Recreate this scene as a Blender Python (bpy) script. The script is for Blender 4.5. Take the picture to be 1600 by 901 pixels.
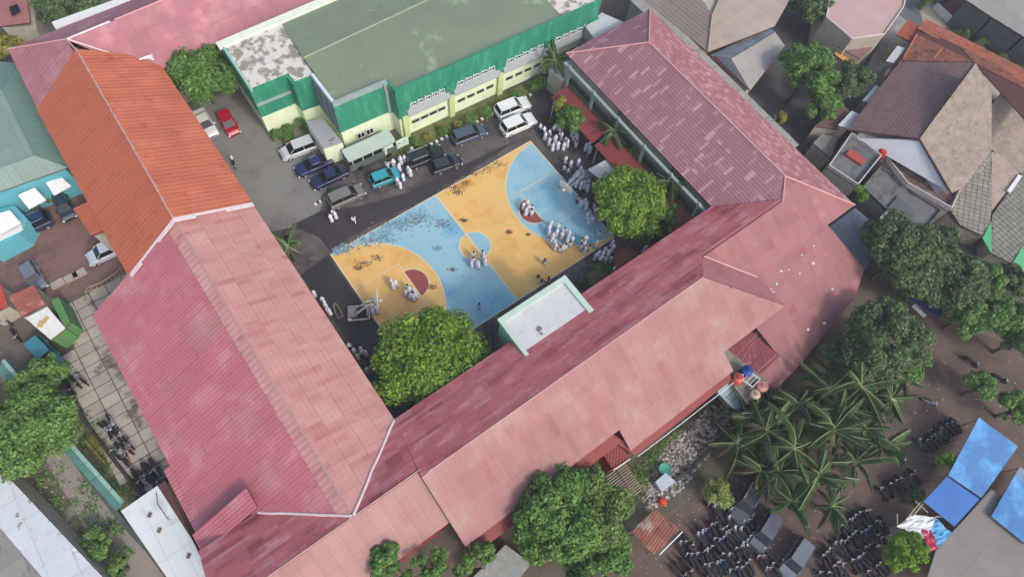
import bpy, math, random
import numpy as np
from mathutils import Vector, Matrix
random.seed(7); rng = np.random.default_rng(7)
for o in list(bpy.data.objects): bpy.data.objects.remove(o)
S = bpy.context.scene
COL = S.collection
# ------------------------------------------------------------------ camera
FPX, YAW, PITCH, ROLL = 1031.63, 0.816695, 1.142953, 0.137328
CP = Vector((-6.6011, -20.7950, 67.0193))
_F = Vector((math.cos(YAW)*math.cos(PITCH), math.sin(YAW)*math.cos(PITCH), -math.sin(PITCH)))
_R0 = Vector((math.sin(YAW), -math.cos(YAW), 0)); _U0 = _R0.cross(_F)
_R = _R0*math.cos(ROLL)+_U0*math.sin(ROLL); _U = -_R0*math.sin(ROLL)+_U0*math.cos(ROLL)
cd = bpy.data.cameras.new('camera'); cam = bpy.data.objects.new('camera', cd); COL.objects.link(cam)
cam.matrix_world = Matrix(((_R.x, _U.x, -_F.x, CP.x), (_R.y, _U.y, -_F.y, CP.y), (_R.z, _U.z, -_F.z, CP.z), (0, 0, 0, 1)))
cd.sensor_fit = 'HORIZONTAL'; cd.sensor_width = 36; cd.lens = 36*FPX/1600; cd.clip_end = 2000; cd.clip_start = 1
S.camera = cam
# ------------------------------------------------------------------ light
SH = (-0.17, 1.06)                                   # shadow offset on the ground per metre of height
sund = Vector((-SH[0], -SH[1], 1)).normalized()      # towards the sun
w = bpy.data.worlds.new('World'); S.world = w; w.use_nodes = True
nt = w.node_tree; bg = nt.nodes['Background']; sk = nt.nodes.new('ShaderNodeTexSky'); sk.sky_type = 'NISHITA'
sk.sun_disc = False; sk.sun_elevation = math.asin(sund.z); sk.sun_rotation = math.atan2(sund.x, sund.y)
sk.air_density = 1.0; sk.dust_density = 3.0; sk.ozone_density = 1.0
nt.links.new(sk.outputs[0], bg.inputs[0]); bg.inputs[1].default_value = 0.15
ld = bpy.data.lights.new('sun', 'SUN'); ld.energy = 1.0; ld.angle = math.radians(7); ld.color = (1.0, 0.95, 0.88)
sun = bpy.data.objects.new('sun', ld); COL.objects.link(sun)
sun.rotation_euler = sund.to_track_quat('Z', 'Y').to_euler(); sun.location = (0, 0, 90)
S.view_settings.view_transform = 'Standard'; S.view_settings.look = 'None'
S.view_settings.exposure = 0.6; S.view_settings.gamma = 1.0
S.render.engine = 'CYCLES'
# ------------------------------------------------------------------ helpers
def P(u, v, h=0.0):                                   # where the line of sight of a photo point meets height h
    d = _F*FPX+_R*(u-800)-_U*(v-450.5)
    return CP+d*((h-CP.z)/d.z)
def PP(l, h=0.0): return [tuple(P(u, v, h)) for u, v in l]
def P3(l): return [tuple(P(u, v, h)) for u, v, h in l]
def on_plane(u, v, a, b, c):                          # z = a + b x + c y
    d = _F*FPX+_R*(u-800)-_U*(v-450.5)
    t = (a+b*CP.x+c*CP.y-CP.z)/(d.z-b*d.x-c*d.y)
    return tuple(CP+d*t)
def FP3(l):                                           # first three corners fix the plane, the others are met on it
    A_, B_, C_ = (P(*q) for q in l[:3]); nn = (B_-A_).cross(C_-A_)
    a_, b_ = -nn.x/nn.z, -nn.y/nn.z; c_ = A_.z-a_*A_.x-b_*A_.y
    return [tuple(A_), tuple(B_), tuple(C_)]+[on_plane(q[0], q[1], c_, a_, b_) for q in l[3:]]
def Qp(x, y, z=0.):                                   # photo point of a world point
    d = Vector((x, y, z))-CP; return 800+FPX*d.dot(_R)/d.dot(_F), 450.5-FPX*d.dot(_U)/d.dot(_F)
def nth(k): return '%d%s' % (k, 'th' if 10 < k % 100 < 14 else {1: 'st', 2: 'nd', 3: 'rd'}.get(k % 10, 'th'))
def lin(c):
    return tuple((x/255/12.92 if x/255 <= .04045 else ((x/255+.055)/1.055)**2.4) for x in c)
MC = {}
def M(key, col=(128, 128, 128), var=.12, sc=1.2, rough=.85, rnd=0., blot=None, metal=0., spec=.3, fine=.08, fsc=14., bump=0., leafv=0., coat=0., grid=None, trans=0., blot2=None):
    """procedural material; col is the surface's own colour in sRGB"""
    if key in MC: return MC[key]
    m = bpy.data.materials.new(key); MC[key] = m; m.use_nodes = True; n = m.node_tree.nodes; L = m.node_tree.links
    b = n['Principled BSDF']; b.inputs['Roughness'].default_value = rough; b.inputs['Metallic'].default_value = metal
    b.inputs['Specular IOR Level'].default_value = spec
    if coat: b.inputs['Coat Weight'].default_value = coat; b.inputs['Coat Roughness'].default_value = .08
    g = n.new('ShaderNodeNewGeometry'); pos = g.outputs['Position']
    c0 = n.new('ShaderNodeRGB'); c0.outputs[0].default_value = (*lin(col), 1); cur = c0.outputs[0]
    def noise(scale, det=4, vec=pos, ro=.6):
        t = n.new('ShaderNodeTexNoise'); t.inputs['Scale'].default_value = scale; t.inputs['Detail'].default_value = det
        t.inputs['Roughness'].default_value = ro; L.new(vec, t.inputs['Vector']); return t.outputs['Fac']
    def rng_(f, a, b_, lo, hi):
        r = n.new('ShaderNodeMapRange'); r.inputs[1].default_value = a; r.inputs[2].default_value = b_
        r.inputs[3].default_value = lo; r.inputs[4].default_value = hi; L.new(f, r.inputs[0]); return r.outputs[0]
    def mixc(f, a, b_, mode='MIX'):
        x = n.new('ShaderNodeMix'); x.data_type = 'RGBA'; x.blend_type = mode
        if hasattr(f, 'is_linked') or not isinstance(f, float): L.new(f, x.inputs[0])
        else: x.inputs[0].default_value = f
        for i, q in ((6, a), (7, b_)):
            if isinstance(q, tuple): x.inputs[i].default_value = (*q, 1)
            else: L.new(q, x.inputs[i])
        return x.outputs[2]
    def scale_c(cur, f):
        vm = n.new('ShaderNodeVectorMath'); vm.operation = 'SCALE'; L.new(cur, vm.inputs[0]); L.new(f, vm.inputs['Scale']); return vm.outputs[0]
    for bl in (blot, blot2):
        if bl:
            bc, bs, t0, t1 = bl[:4]
            vec = pos
            if len(bl) > 4:                            # blocky blotches: noise sampled per sheet cell
                sn = n.new('ShaderNodeVectorMath'); sn.operation = 'SNAP'; L.new(pos, sn.inputs[0]); sn.inputs[1].default_value = (bl[4][0], bl[4][1], 50. if len(bl) < 6 or bl[5][2] == 0 else .02); vec = sn.outputs[0]
            if len(bl) > 5:
                st_ = n.new('ShaderNodeVectorMath'); st_.operation = 'MULTIPLY'; L.new(vec, st_.inputs[0]); st_.inputs[1].default_value = bl[5]; vec = st_.outputs[0]
            f = rng_(noise(bs, 5, vec, .65), t0, t1, 0, 1); cur = mixc(f, cur, lin(bc))
    if var: cur = scale_c(cur, rng_(noise(sc, 4), .3, .7, 1-var, 1+var))
    if fine: cur = scale_c(cur, rng_(noise(fsc, 3), .3, .7, 1-fine, 1+fine))
    if rnd:
        oi = n.new('ShaderNodeObjectInfo'); cur = scale_c(cur, rng_(oi.outputs['Random'], 0, 1, 1-rnd, 1+rnd))
    if leafv:
        cur = scale_c(cur, rng_(g.outputs['Random Per Island'], 0, 1, 1-leafv, 1+leafv))
    L.new(cur, b.inputs['Base Color'])
    if trans:
        b.inputs['Transmission Weight'].default_value = 0
        tb = n.new('ShaderNodeBsdfTranslucent'); L.new(cur, tb.inputs[0]); ms = n.new('ShaderNodeMixShader'); ms.inputs[0].default_value = trans
        L.new(b.outputs[0], ms.inputs[1]); L.new(tb.outputs[0], ms.inputs[2]); L.new(ms.outputs[0], n['Material Output'].inputs[0])
    if bump:
        bn = n.new('ShaderNodeBump'); bn.inputs['Strength'].default_value = bump; bn.inputs['Distance'].default_value = .05
        L.new(noise(fsc, 4), bn.inputs['Height']); L.new(bn.outputs[0], b.inputs['Normal'])
    return m
ORG = {}
def link(o, parent=None, local=False):
    COL.objects.link(o)
    if parent is not None:
        o.parent = parent; ORG[o.name] = ORG.get(parent.name, Vector((0, 0, 0)))
    return o
def tag(o, label=None, cat=None, group=None, kind=None):
    if label: o['label'] = label
    if cat: o['category'] = cat
    if group: o['group'] = group
    if kind: o['kind'] = kind
    return o
def thing(name, label, cat, loc, group=None, rz=0.):
    o = bpy.data.objects.new(name, None); o.empty_display_size = .3; COL.objects.link(o)
    o.location = loc; o.rotation_euler = (0, 0, rz); ORG[o.name] = Vector(loc)
    return tag(o, label, cat, group)
class MB:
    def __init__(s): s.v = []; s.f = []
    def add(s, v, f):
        k = len(s.v); s.v += [tuple(x) for x in v]; s.f += [tuple(i+k for i in q) for q in f]; return s
    def poly(s, pts): return s.add(pts, [tuple(range(len(pts)))])
    def prism(s, pts, z0, z1, cap=True):              # pts 2D or 3D; z0/z1 numbers or offsets when pts are 3D
        n = len(pts); a = sum(pts[i][0]*pts[(i+1) % n][1]-pts[(i+1) % n][0]*pts[i][1] for i in range(n))
        if a < 0: pts = pts[::-1]
        if len(pts[0]) == 3: lo = [(p[0], p[1], p[2]+z0) for p in pts]; hi = [(p[0], p[1], p[2]+z1) for p in pts]
        else: lo = [(p[0], p[1], z0) for p in pts]; hi = [(p[0], p[1], z1) for p in pts]
        f = [(i, (i+1) % n, (i+1) % n+n, i+n) for i in range(n)]
        if cap: f += [tuple(range(n, 2*n)), tuple(range(n-1, -1, -1))]
        return s.add(lo+hi, f)
    def box(s, c, d, rz=0., tilt=None):
        x, y, z = d[0]/2, d[1]/2, d[2]/2; v = []
        for k in (-z, z):
            for a, b in ((-x, -y), (x, -y), (x, y), (-x, y)):
                q = Vector((a, b, k))
                if tilt: q = tilt @ q
                v.append((c[0]+q.x*math.cos(rz)-q.y*math.sin(rz), c[1]+q.x*math.sin(rz)+q.y*math.cos(rz), c[2]+q.z))
        return s.add(v, [(0, 3, 2, 1), (4, 5, 6, 7), (0, 1, 5, 4), (1, 2, 6, 5), (2, 3, 7, 6), (3, 0, 4, 7)])
    def tube(s, path, r, n=6, cap=True):
        path = [Vector(p) for p in path]; rs = r if isinstance(r, (list, tuple)) else [r]*len(path); k = len(s.v); m = len(path)
        for i, p in enumerate(path):
            t = (path[min(i+1, m-1)]-path[max(i-1, 0)]).normalized()
            a = t.cross(Vector((0, 0, 1)) if abs(t.z) < .9 else Vector((1, 0, 0))).normalized(); b = t.cross(a)
            for j in range(n):
                q = p+(a*math.cos(2*math.pi*j/n)+b*math.sin(2*math.pi*j/n))*rs[i]; s.v.append(tuple(q))
        for i in range(m-1):
            for j in range(n): s.f.append((k+i*n+j, k+(i+1)*n+j, k+(i+1)*n+(j+1) % n, k+i*n+(j+1) % n))
        if cap: s.f.append(tuple(k+j for j in range(n))); s.f.append(tuple(k+(m-1)*n+j for j in range(n-1, -1, -1)))
        return s
    def lathe(s, c, prof, n=16, axis='z'):
        k = len(s.v)
        for r, z in prof:
            for j in range(n):
                a = 2*math.pi*j/n
                if axis == 'z': s.v.append((c[0]+r*math.cos(a), c[1]+r*math.sin(a), c[2]+z))
                else: s.v.append((c[0]+r*math.cos(a), c[1]+z, c[2]+r*math.sin(a)))
        for i in range(len(prof)-1):
            for j in range(n):
                q = (k+i*n+j, k+i*n+(j+1) % n, k+(i+1)*n+(j+1) % n, k+(i+1)*n+j); s.f.append(q if axis == 'z' else q[::-1])
        s.f.append(tuple(k+j for j in range(n))[::-1]); s.f.append(tuple(k+(len(prof)-1)*n+j for j in range(n)))
        return s
    def mesh(s, name, org=(0, 0, 0), mat=None, smooth=False):
        me = bpy.data.meshes.new(name); me.from_pydata([(x-org[0], y-org[1], z-org[2]) for x, y, z in s.v], [], s.f)
        if mat: me.materials.append(mat)
        if smooth: me.polygons.foreach_set('use_smooth', [True]*len(me.polygons))
        me.update(); return me
    def build(s, name, mat, parent=None, smooth=False, label=None, cat=None, group=None, kind=None, local=False):
        org = Vector((0, 0, 0)) if (parent is None or local) else ORG[parent.name]
        o = bpy.data.objects.new(name, s.mesh(name, org, mat, smooth)); link(o, parent)
        return tag(o, label, cat, group, kind)
def clip(poly, a, b, c):                              # keep a*x+b*y<=c
    out = []
    for i in range(len(poly)):
        p, q = poly[i], poly[(i+1) % len(poly)]; dp = a*p[0]+b*p[1]-c; dq = a*q[0]+b*q[1]-c
        if dp <= 0: out.append(p)
        if (dp < 0 < dq) or (dq < 0 < dp): t = dp/(dp-dq); out.append((p[0]+(q[0]-p[0])*t, p[1]+(q[1]-p[1])*t))
    return out
def inside(p, poly):
    r = False; n = len(poly)
    for i in range(n):
        a, b = poly[i], poly[(i+1) % n]
        if (a[1] > p[1]) != (b[1] > p[1]) and p[0] < (b[0]-a[0])*(p[1]-a[1])/(b[1]-a[1])+a[0]: r = not r
    return r
def convex_edges(P2):
    n = len(P2); ar = sum(P2[i][0]*P2[(i+1) % n][1]-P2[(i+1) % n][0]*P2[i][1] for i in range(n)); e = []
    for i in range(n):
        p, q = P2[i], P2[(i+1) % n]; a, b = q[1]-p[1], -(q[0]-p[0])
        if ar < 0: a, b = -a, -b
        e.append((a, b, a*p[0]+b*p[1]))
    return e
PM = {}
def planar(pts):                                      # drop the corners vertically onto their best-fit plane
    V = [Vector(p) for p in pts]; n = Vector((0, 0, 0)); c = sum(V, Vector())/len(V)
    for i in range(len(V)): n += V[i].cross(V[(i+1) % len(V)])
    return [(p.x, p.y, c.z-(n.x*(p.x-c.x)+n.y*(p.y-c.y))/n.z) for p in V]
def roof_plane(part, pts, pw, pl, prof, pitch, amp, mat, name='roof_panel', lift=.03, gap=.012, sdir=None, jit=.012, stagger=False):
    """covers the convex roof polygon with separate sheets; prof rib: ribs run down the slope, course: steps across it"""
    V = [Vector(p) for p in planar(pts)]; n = Vector((0, 0, 0))
    for i in range(len(V)): n += V[i].cross(V[(i+1) % len(V)])
    n.normalize()
    if n.z < 0: n = -n
    if sdir is not None: s_ = (Vector(sdir)-n*Vector(sdir).dot(n)).normalized()
    elif abs(n.z) > .999: s_ = Vector((1, 0, 0))
    else: s_ = Vector((0, 0, 1)).cross(n).normalized()
    t_ = n.cross(s_); cen = sum(V, Vector())/len(V)
    P2 = [((p-cen).dot(s_), (p-cen).dot(t_)) for p in V]; E_ = convex_edges(P2)
    E_ = [(a/math.hypot(a, b), b/math.hypot(a, b), c/math.hypot(a, b)) for a, b, c in E_ if math.hypot(a, b) > 1e-6]
    s0 = min(p[0] for p in P2); s1 = max(p[0] for p in P2); t0 = min(p[1] for p in P2); t1 = max(p[1] for p in P2)
    org = ORG[part.name]; R3 = Matrix((s_, t_, n)).transposed().to_4x4()
    def cell_mesh(clipfn, w_, h_):
        mb = MB()
        if prof == 'rib':
            k = max(2, int(round(w_/pitch))*2); br = [i*w_/k for i in range(k+1)]
            for i in range(k):
                q = [(br[i], 0), (br[i+1], 0), (br[i+1], h_), (br[i], h_)]
                if clipfn: q = clipfn(q)
                if len(q) > 2:
                    za, zb = (0, amp) if i % 2 == 0 else (amp, 0)
                    mb.poly([(x, y, za+(zb-za)*(x-br[i])/(br[i+1]-br[i])) for x, y in q])
        elif prof == 'course':
            k = max(1, int(round(h_/pitch))); hh = h_/k
            for i in range(k):
                for (ya, yb, za, zb) in ((i*hh, i*hh+.1*hh, 0, amp), (i*hh+.1*hh, (i+1)*hh, amp, 0)):
                    q = [(0, ya), (w_, ya), (w_, yb), (0, yb)]
                    if clipfn: q = clipfn(q)
                    if len(q) > 2: mb.poly([(x, y, za+(zb-za)*(y-ya)/(yb-ya)) for x, y in q])
        else:
            q = [(0, 0), (w_, 0), (w_, h_), (0, h_)]
            if clipfn: q = clipfn(q)
            if len(q) > 2: mb.prism([(x, y) for x, y in q], -amp, 0)
        return mb
    nt_ = max(1, round((t1-t0)/pl)); pl_ = (t1-t0)/nt_; ns = max(1, round((s1-s0)/pw)); pw_ = (s1-s0)/ns
    for j in range(nt_):
        off = -pw_*.5*(j % 2) if stagger else 0.
        for i in range(ns+(1 if off else 0)):
            x0 = s0+i*pw_+off; y0 = t0+j*pl_; cw, ch = pw_-gap, pl_-gap
            cor = [(x0, y0), (x0+cw, y0), (x0+cw, y0+ch), (x0, y0+ch)]
            full = all(a*x+b*y-c <= 1e-4 for a, b, c in E_ for x, y in cor)
            if full:
                key = (prof, round(cw, 4), round(ch, 4), pitch, amp, mat.name)
                if key not in PM: PM[key] = cell_mesh(None, cw, ch).mesh(name, (0, 0, 0), mat)
                me = PM[key]
            else:
                def cf(q):
                    for a, b, c in E_:
                        q = clip(q, a, b, c-a*x0-b*y0)
                        if len(q) < 3: return []
                    return q
                q = cf([(0, 0), (cw, 0), (cw, ch), (0, ch)])
                if len(q) < 3: continue
                ar = abs(sum(q[k][0]*q[(k+1) % len(q)][1]-q[(k+1) % len(q)][0]*q[k][1] for k in range(len(q))))/2
                if ar < .02: continue
                mb = cell_mesh(cf, cw, ch)
                if not mb.f: continue
                me = mb.mesh(name, (0, 0, 0), mat)
            o = bpy.data.objects.new(name, me); link(o, part)
            loc = cen+s_*x0+t_*y0+n*(lift+random.random()*jit)-org
            o.matrix_local = Matrix.Translation(loc) @ R3
def ridge(root, a, b, r, mat, name='ridge_cap', label=None, up=.06, wob=0.):
    a, b = Vector(a), Vector(b); k = max(2, int((b-a).length/1.2)); pts = []
    for i in range(k+1):
        p = a.lerp(b, i/k)+Vector((random.uniform(-wob, wob), random.uniform(-wob, wob), up)); pts.append(p)
    m = MB(); m.tube(pts, r, 6); return m.build(name, mat, root, label=label)
def deck(root, polys, mat, name='roof', th=.14):
    m = MB()
    for p in polys: m.prism(planar(p), -th, 0.)
    return m.build(name, mat, root)
def walls(root, pts, z0, z1, mat, name='wall'):
    m = MB(); m.prism([(p[0], p[1]) for p in pts], z0, z1); return m.build(name, mat, root)
def window(root, a, b, z0, z1, out, fm, pm, mull=1):
    """window between 2D points a,b standing proud by vector out"""
    a = Vector((a[0], a[1], 0)); b = Vector((b[0], b[1], 0)); d = b-a; L_ = d.length; d.normalize(); o_ = Vector((out[0], out[1], 0)).normalized()
    c = (a+b)/2+o_*.03; rz = math.atan2(d.y, d.x); f = MB(); fr = .07
    f.box((c.x, c.y, z1-fr/2), (L_, .09, fr), rz); f.box((c.x, c.y, z0+fr/2), (L_, .12, fr), rz)
    for k in range(mull+2):
        q = a+d*(fr/2+(L_-fr)*k/(mull+1))+o_*.03; f.box((q.x, q.y, (z0+z1)/2), (fr, .085, z1-z0-2*fr), rz)
    fo = f.build('window', fm, root)
    g = MB(); g.box((c.x-o_.x*.01, c.y-o_.y*.01, (z0+z1)/2), (L_-fr, .03, z1-z0-fr), rz); g.build('pane', pm, fo)
    return fo
def sheet(name, pts, z, mat, kind='structure', label=None, cat=None):
    m = MB(); n = len(pts); a = sum(pts[i][0]*pts[(i+1) % n][1]-pts[(i+1) % n][0]*pts[i][1] for i in range(n))
    if a < 0: pts = pts[::-1]
    m.poly([(p[0], p[1], z) for p in pts]); return m.build(name, mat, None, kind=kind, label=label, cat=cat)
def cxy(pts): return (sum(p[0] for p in pts)/len(pts), sum(p[1] for p in pts)/len(pts), 0.)
def copy_tree(o, parent=None):
    c = o.copy(); COL.objects.link(c)
    if parent is not None: c.parent = parent
    for ch in o.children: copy_tree(ch, c)
    return c
# ------------------------------------------------------------------ materials
pinkW = M('faded_crimson_sheet', (187, 109, 114), .08, .35, .6, .03, ((196, 134, 136), .3, .5, .66, (.5, .45)), fine=.05, blot2=((176, 122, 116), .16, .55, .7, (.6, .45)))
pinkE = M('faded_pink_sheet', (196, 144, 134), .07, .4, .65, .03, ((178, 116, 112), .6, .5, .68, (1.2, .5), (.4, 1.4, 0)), fine=.05, blot2=((202, 162, 146), .5, .52, .7, (1.6, .5)))
pinkL = M('faded_rose_sheet', (164, 118, 113), .07, .3, .65, .05, ((150, 98, 96), .35, .5, .72, (.7, 2.2)), fine=.06, blot2=((162, 134, 120), .3, .5, .7))
pinkSE = M('dusty_rose_sheet', (154, 104, 102), .09, .3, .65, .07, ((138, 76, 76), .5, .58, .7, (1.1, .8)), fine=.06, blot2=((166, 122, 116), .9, .58, .7, (.9, .7)))
darkL = M('weathered_maroon_tile', (200, 114, 112), .1, .5, .7, .035, ((212, 152, 146), 1., .48, .68, (.9, .31), (.3, 1.6, 0)), fine=.1, blot2=((160, 78, 80), .8, .5, .66, (1.4, .31), (.22, 1.2, 0)))
mauveR = M('mauve_metal_tile', (154, 110, 114), .08, .4, .7, .05, ((192, 148, 150), 1.6, .56, .62, (1.1, .3)), fine=.08, blot2=((190, 144, 146), 1.9, .6, .66, (.3, .7)))
mauveR2 = M('mauve_metal_tile_peeling', (160, 106, 108), .1, .4, .7, .05, ((190, 142, 142), 1.6, .5, .6, (.35, .6)), fine=.08)
orangeT = M('orange_clay_sheet', (188, 104, 76), .09, .5, .75, .04, ((160, 66, 44), .9, .6, .75), fine=.06, blot2=((202, 116, 90), .35, .5, .7))
orangeT2 = M('orange_clay_sheet_dull', (184, 100, 72), .07, .5, .8, .03, ((148, 66, 50), 1.0, .6, .72), fine=.05)
pinkN = M('faded_pink_back_sheet', (172, 114, 118), .08, .3, .65, .08, ((166, 112, 118), .2, .52, .62, (2., 2.)), fine=.04, blot2=((192, 140, 140), .3, .5, .75))
redL = M('plain_red_sheet', (134, 62, 58), .09, .5, .6, .04, fine=.05)
whiteT = M('white_paint', (226, 226, 222), .05, 1.5, .6, fine=.05, blot=((190, 188, 180), 1.5, .6, .75))
flash = M('white_flashing', (226, 208, 204), .1, 2., .6)
pinkcap = M('pink_ridge_cap', (214, 160, 156), .1, 2., .6)
graycap = M('grey_ridge_cap', (186, 148, 140), .14, 3., .7)
wallG = M('emerald_wall_paint', (52, 138, 108), .08, .6, .6, fine=.05, blot=((86, 168, 140), 1., .5, .75, (.01, .01), (1.6, 1.6, .25)), blot2=((40, 112, 90), 1., .58, .8, (.01, .01), (2.2, 2.2, .2)))
wallY = M('pale_lime_wall_paint', (232, 242, 206), .05, .8, .7, fine=.04, blot=((196, 208, 160), 1., .55, .8, (.01, .01), (1.8, 1.8, .3)))
wallC = M('cream_wall', (180, 172, 154), .1, .8, .85, fine=.06, blot=((140, 134, 120), 1.2, .55, .75))
wallS = M('school_wall_dark_red', (142, 66, 58), .1, .8, .8)
grayC = M('grey_concrete', (150, 149, 145), .13, .7, .9, fine=.08, blot=((112, 112, 108), .6, .52, .7), bump=.2)
darkC = M('stained_concrete', (112, 114, 112), .16, .8, .9, fine=.1, blot=((78, 80, 78), .7, .5, .65), bump=.3)
grayS = M('grey_roof_sheet', (128, 136, 142), .1, .5, .55, .05, ((104, 112, 116), .6, .5, .7))
grayP = M('pale_grey_beam', (146, 162, 156), .08, 1.5, .7)
greenR = M('moss_green_roof_coating', (120, 134, 108), .06, .25, .75, fine=.03, blot=((140, 160, 130), .22, .6, .66))
mottle = M('mottled_flaking_roof', (214, 206, 196), .06, 2., .9, fine=.08, blot=((146, 140, 124), .75, .49, .56), bump=.2)
teal = M('pale_teal_sheet', (130, 150, 140), .06, .5, .55, .05, fine=.04)
tealD = M('teal_sheet', (112, 142, 130), .06, .5, .55, .05, fine=.04)
cyanW = M('cyan_wall_paint', (100, 176, 188), .06, .8, .7)
black = M('black_void', (22, 22, 24), .2, 2., .5)
glass = M('dark_glass', (26, 30, 34), .2, 1., .08, spec=.6)
steel = M('dull_steel', (150, 152, 150), .15, 3., .45, metal=.6)
rustR = M('rusty_sheet', (140, 92, 76), .15, 1.2, .8, .22, ((168, 156, 146), .5, .5, .62), fine=.12, blot2=((112, 56, 40), 1.1, .55, .7))
tileB = M('brown_concrete_tile', (126, 100, 96), .12, 1., .85, .05, ((166, 136, 128), 3., .62, .7), fine=.12)
tileM = M('lichen_beige_tile', (152, 138, 124), .2, 1., .9, .04, ((118, 114, 92), 2.2, .58, .64), fine=.12, blot2=((170, 134, 120), .35, .6, .75))
tileO = M('old_orange_tile', (146, 96, 78), .2, 1.6, .9, .08, ((98, 56, 46), 1.5, .5, .65), fine=.2)
tileG = M('mossy_grey_tile', (140, 138, 124), .12, 1.2, .9, .1, ((92, 120, 88), .4, .54, .68), fine=.12)
tan = M('tan_roof', (176, 160, 144), .08, .5, .85, .05, ((196, 132, 104), .3, .62, .74), fine=.05)
tanD = M('brown_grey_roof', (150, 138, 126), .08, .5, .85, .05, fine=.07)
blueT = M('blue_tarp_sheet', (76, 130, 184), .1, .8, .5, .05, ((110, 178, 230), .35, .48, .68), fine=.08)
blueP = M('blue_tarp_plain', (60, 114, 182), .08, .8, .5, fine=.05)
leafA = M('leaf_bright', (122, 156, 60), .34, .9, .6, leafv=.35, trans=.25)
leafB = M('leaf_mid', (100, 138, 66), .34, .9, .6, leafv=.38, trans=.2)
leafC = M('leaf_dark', (88, 112, 66), .34, .9, .65, leafv=.42, trans=.15)
leafY = M('leaf_yellow', (146, 146, 66), .25, .8, .6, leafv=.35, trans=.25)
leafG = M('leaf_grass', (112, 148, 76), .34, .9, .6, leafv=.35, trans=.25)
palmM = M('palm_frond', (84, 110, 62), .3, .7, .45, leafv=.3, trans=.2)
palmR = M('palm_midrib', (158, 172, 116), .1, 2., .5)
bark = M('bark', (104, 92, 76), .2, 3., .95, fine=.2)
# ------------------------------------------------------------------ ground
g_earth = M('bare_earth', (106, 96, 84), .16, .12, .95, fine=.14, fsc=5, blot=((84, 84, 66), .15, .5, .62), bump=.4)
sheet('ground', [(-320, -320), (380, -320), (380, 380), (-320, 380)], -.02, g_earth)
asph = M('damp_asphalt', (98, 92, 87), .16, .5, .75, fine=.12, fsc=7, blot=((72, 67, 66), .3, .46, .58), blot2=((120, 110, 100), .8, .6, .68), bump=.25)
sheet('school_yard', [(-5, -6), (37, -6), (37, 28), (16, 29), (-5, 30)], 0., asph)
gry = M('grey_driveway', (132, 130, 124), .06, .25, .9, fine=.05, fsc=6, blot=((116, 113, 108), .3, .5, .7))
sheet('driveway', PP([(250, 90), (400, 60), (520, 262), (500, 330), (470, 352), (425, 362), (400, 375), (380, 330)]), .004, gry)
wet = M('darker_wet_asphalt', (46, 44, 46), .1, .4, .5, fine=.08)
# court
W0, L0 = 16.4, 28.0; YC = 8.2
dirt = ((84, 80, 72), 1.3, .64, .7)
cB = M('court_blue_paint', (152, 192, 202), .06, .3, .6, fine=.03, blot=((96, 166, 200), .14, .5, .7), blot2=((86, 118, 124), 1.1, .67, .72))
cO = M('court_orange_paint', (230, 186, 112), .05, .3, .6, fine=.03, blot=((216, 154, 70), .2, .5, .7), blot2=((128, 96, 52), 1.5, .68, .72))
cM = M('court_maroon_paint', (150, 80, 74), .06, .5, .6)
cL = M('court_line_paint', (226, 212, 176), .08, 2., .7, blot=((196, 170, 120), 2., .6, .7))
def arc(cx, cy, r, a0, a1, n=28): return [(cx+r*math.cos(a0+(a1-a0)*i/n), cy+r*math.sin(a0+(a1-a0)*i/n)) for i in range(n+1)]
court = thing('basketball_court', 'blue and orange painted basketball court in the middle of the school yard', 'court', (14, 8.2, 0))
def csheet(name, pts, z, m):
    k = MB(); n = len(pts); a = sum(pts[i][0]*pts[(i+1) % n][1]-pts[(i+1) % n][0]*pts[i][1] for i in range(n))
    if a < 0: pts = pts[::-1]
    k.poly([(p[0], p[1], z) for p in pts]); return k.build(name, m, court)
csheet('blue_half', [(0, 0), (14, 0), (14, W0), (0, W0)], .010, cB)
csheet('orange_half', [(14, 0), (L0, 0), (L0, W0), (14, W0)], .010, cO)
aL = math.acos(-.45/7.95); yl = 7.95
a1 = math.asin(min(1, 8.19/7.95)) if 8.19 < 7.95 else math.pi/2-.02
csheet('three_point_area', [(0, .26)]+[p for p in arc(.45, YC, 7.94, -math.pi/2, math.pi/2, 40)]+[(0, W0-.26)], .014, cO)
csheet('three_point_area', [(L0, .3)]+[p for p in arc(28.05, YC, 7.9, 3*math.pi/2, math.pi/2, 40) if p[0] < L0]+[(L0, W0-.3)], .014, cB)
csheet('centre_circle', arc(14, YC, 1.8, math.pi/2, 3*math.pi/2), .014, cO)
csheet('centre_circle', arc(14, YC, 1.8, -math.pi/2, math.pi/2), .014, cB)
csheet('free_throw_circle', arc(5.56, YC, 1.8, -math.pi/2, math.pi/2), .018, cM)
csheet('free_throw_circle', arc(22.44, YC, 1.8, math.pi/2, 3*math.pi/2), .018, cM)
def cline(path, wd=.09, z=.024):
    m = MB(); pts = [Vector((p[0], p[1])) for p in path]; n = len(pts); A = []; B = []
    for i, p in enumerate(pts):
        t = (pts[min(i+1, n-1)]-pts[max(i-1, 0)]).normalized(); q = Vector((-t.y, t.x))*wd/2; A.append(p+q); B.append(p-q)
    for i in range(n-1): m.poly([(*B[i], z), (*B[i+1], z), (*A[i+1], z), (*A[i], z)])
    return m.build('court_line', cL, court)
cline([(-.06, -.02), (L0+.06, -.02)], .12); cline([(-.06, W0), (L0+.06, W0)], .12); cline([(0, .05), (0, W0-.07)], .13, .0245); cline([(L0, .05), (L0, W0-.07)], .13, .0245); cline([(14, .05), (14, W0-.07)], .13, .0245)
cline(arc(.45, YC, 7.94, -math.pi/2, math.pi/2, 48), .1, .0225); cline(arc(28.05, YC, 7.9, math.pi/2, 3*math.pi/2, 48), .1, .0225)
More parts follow.
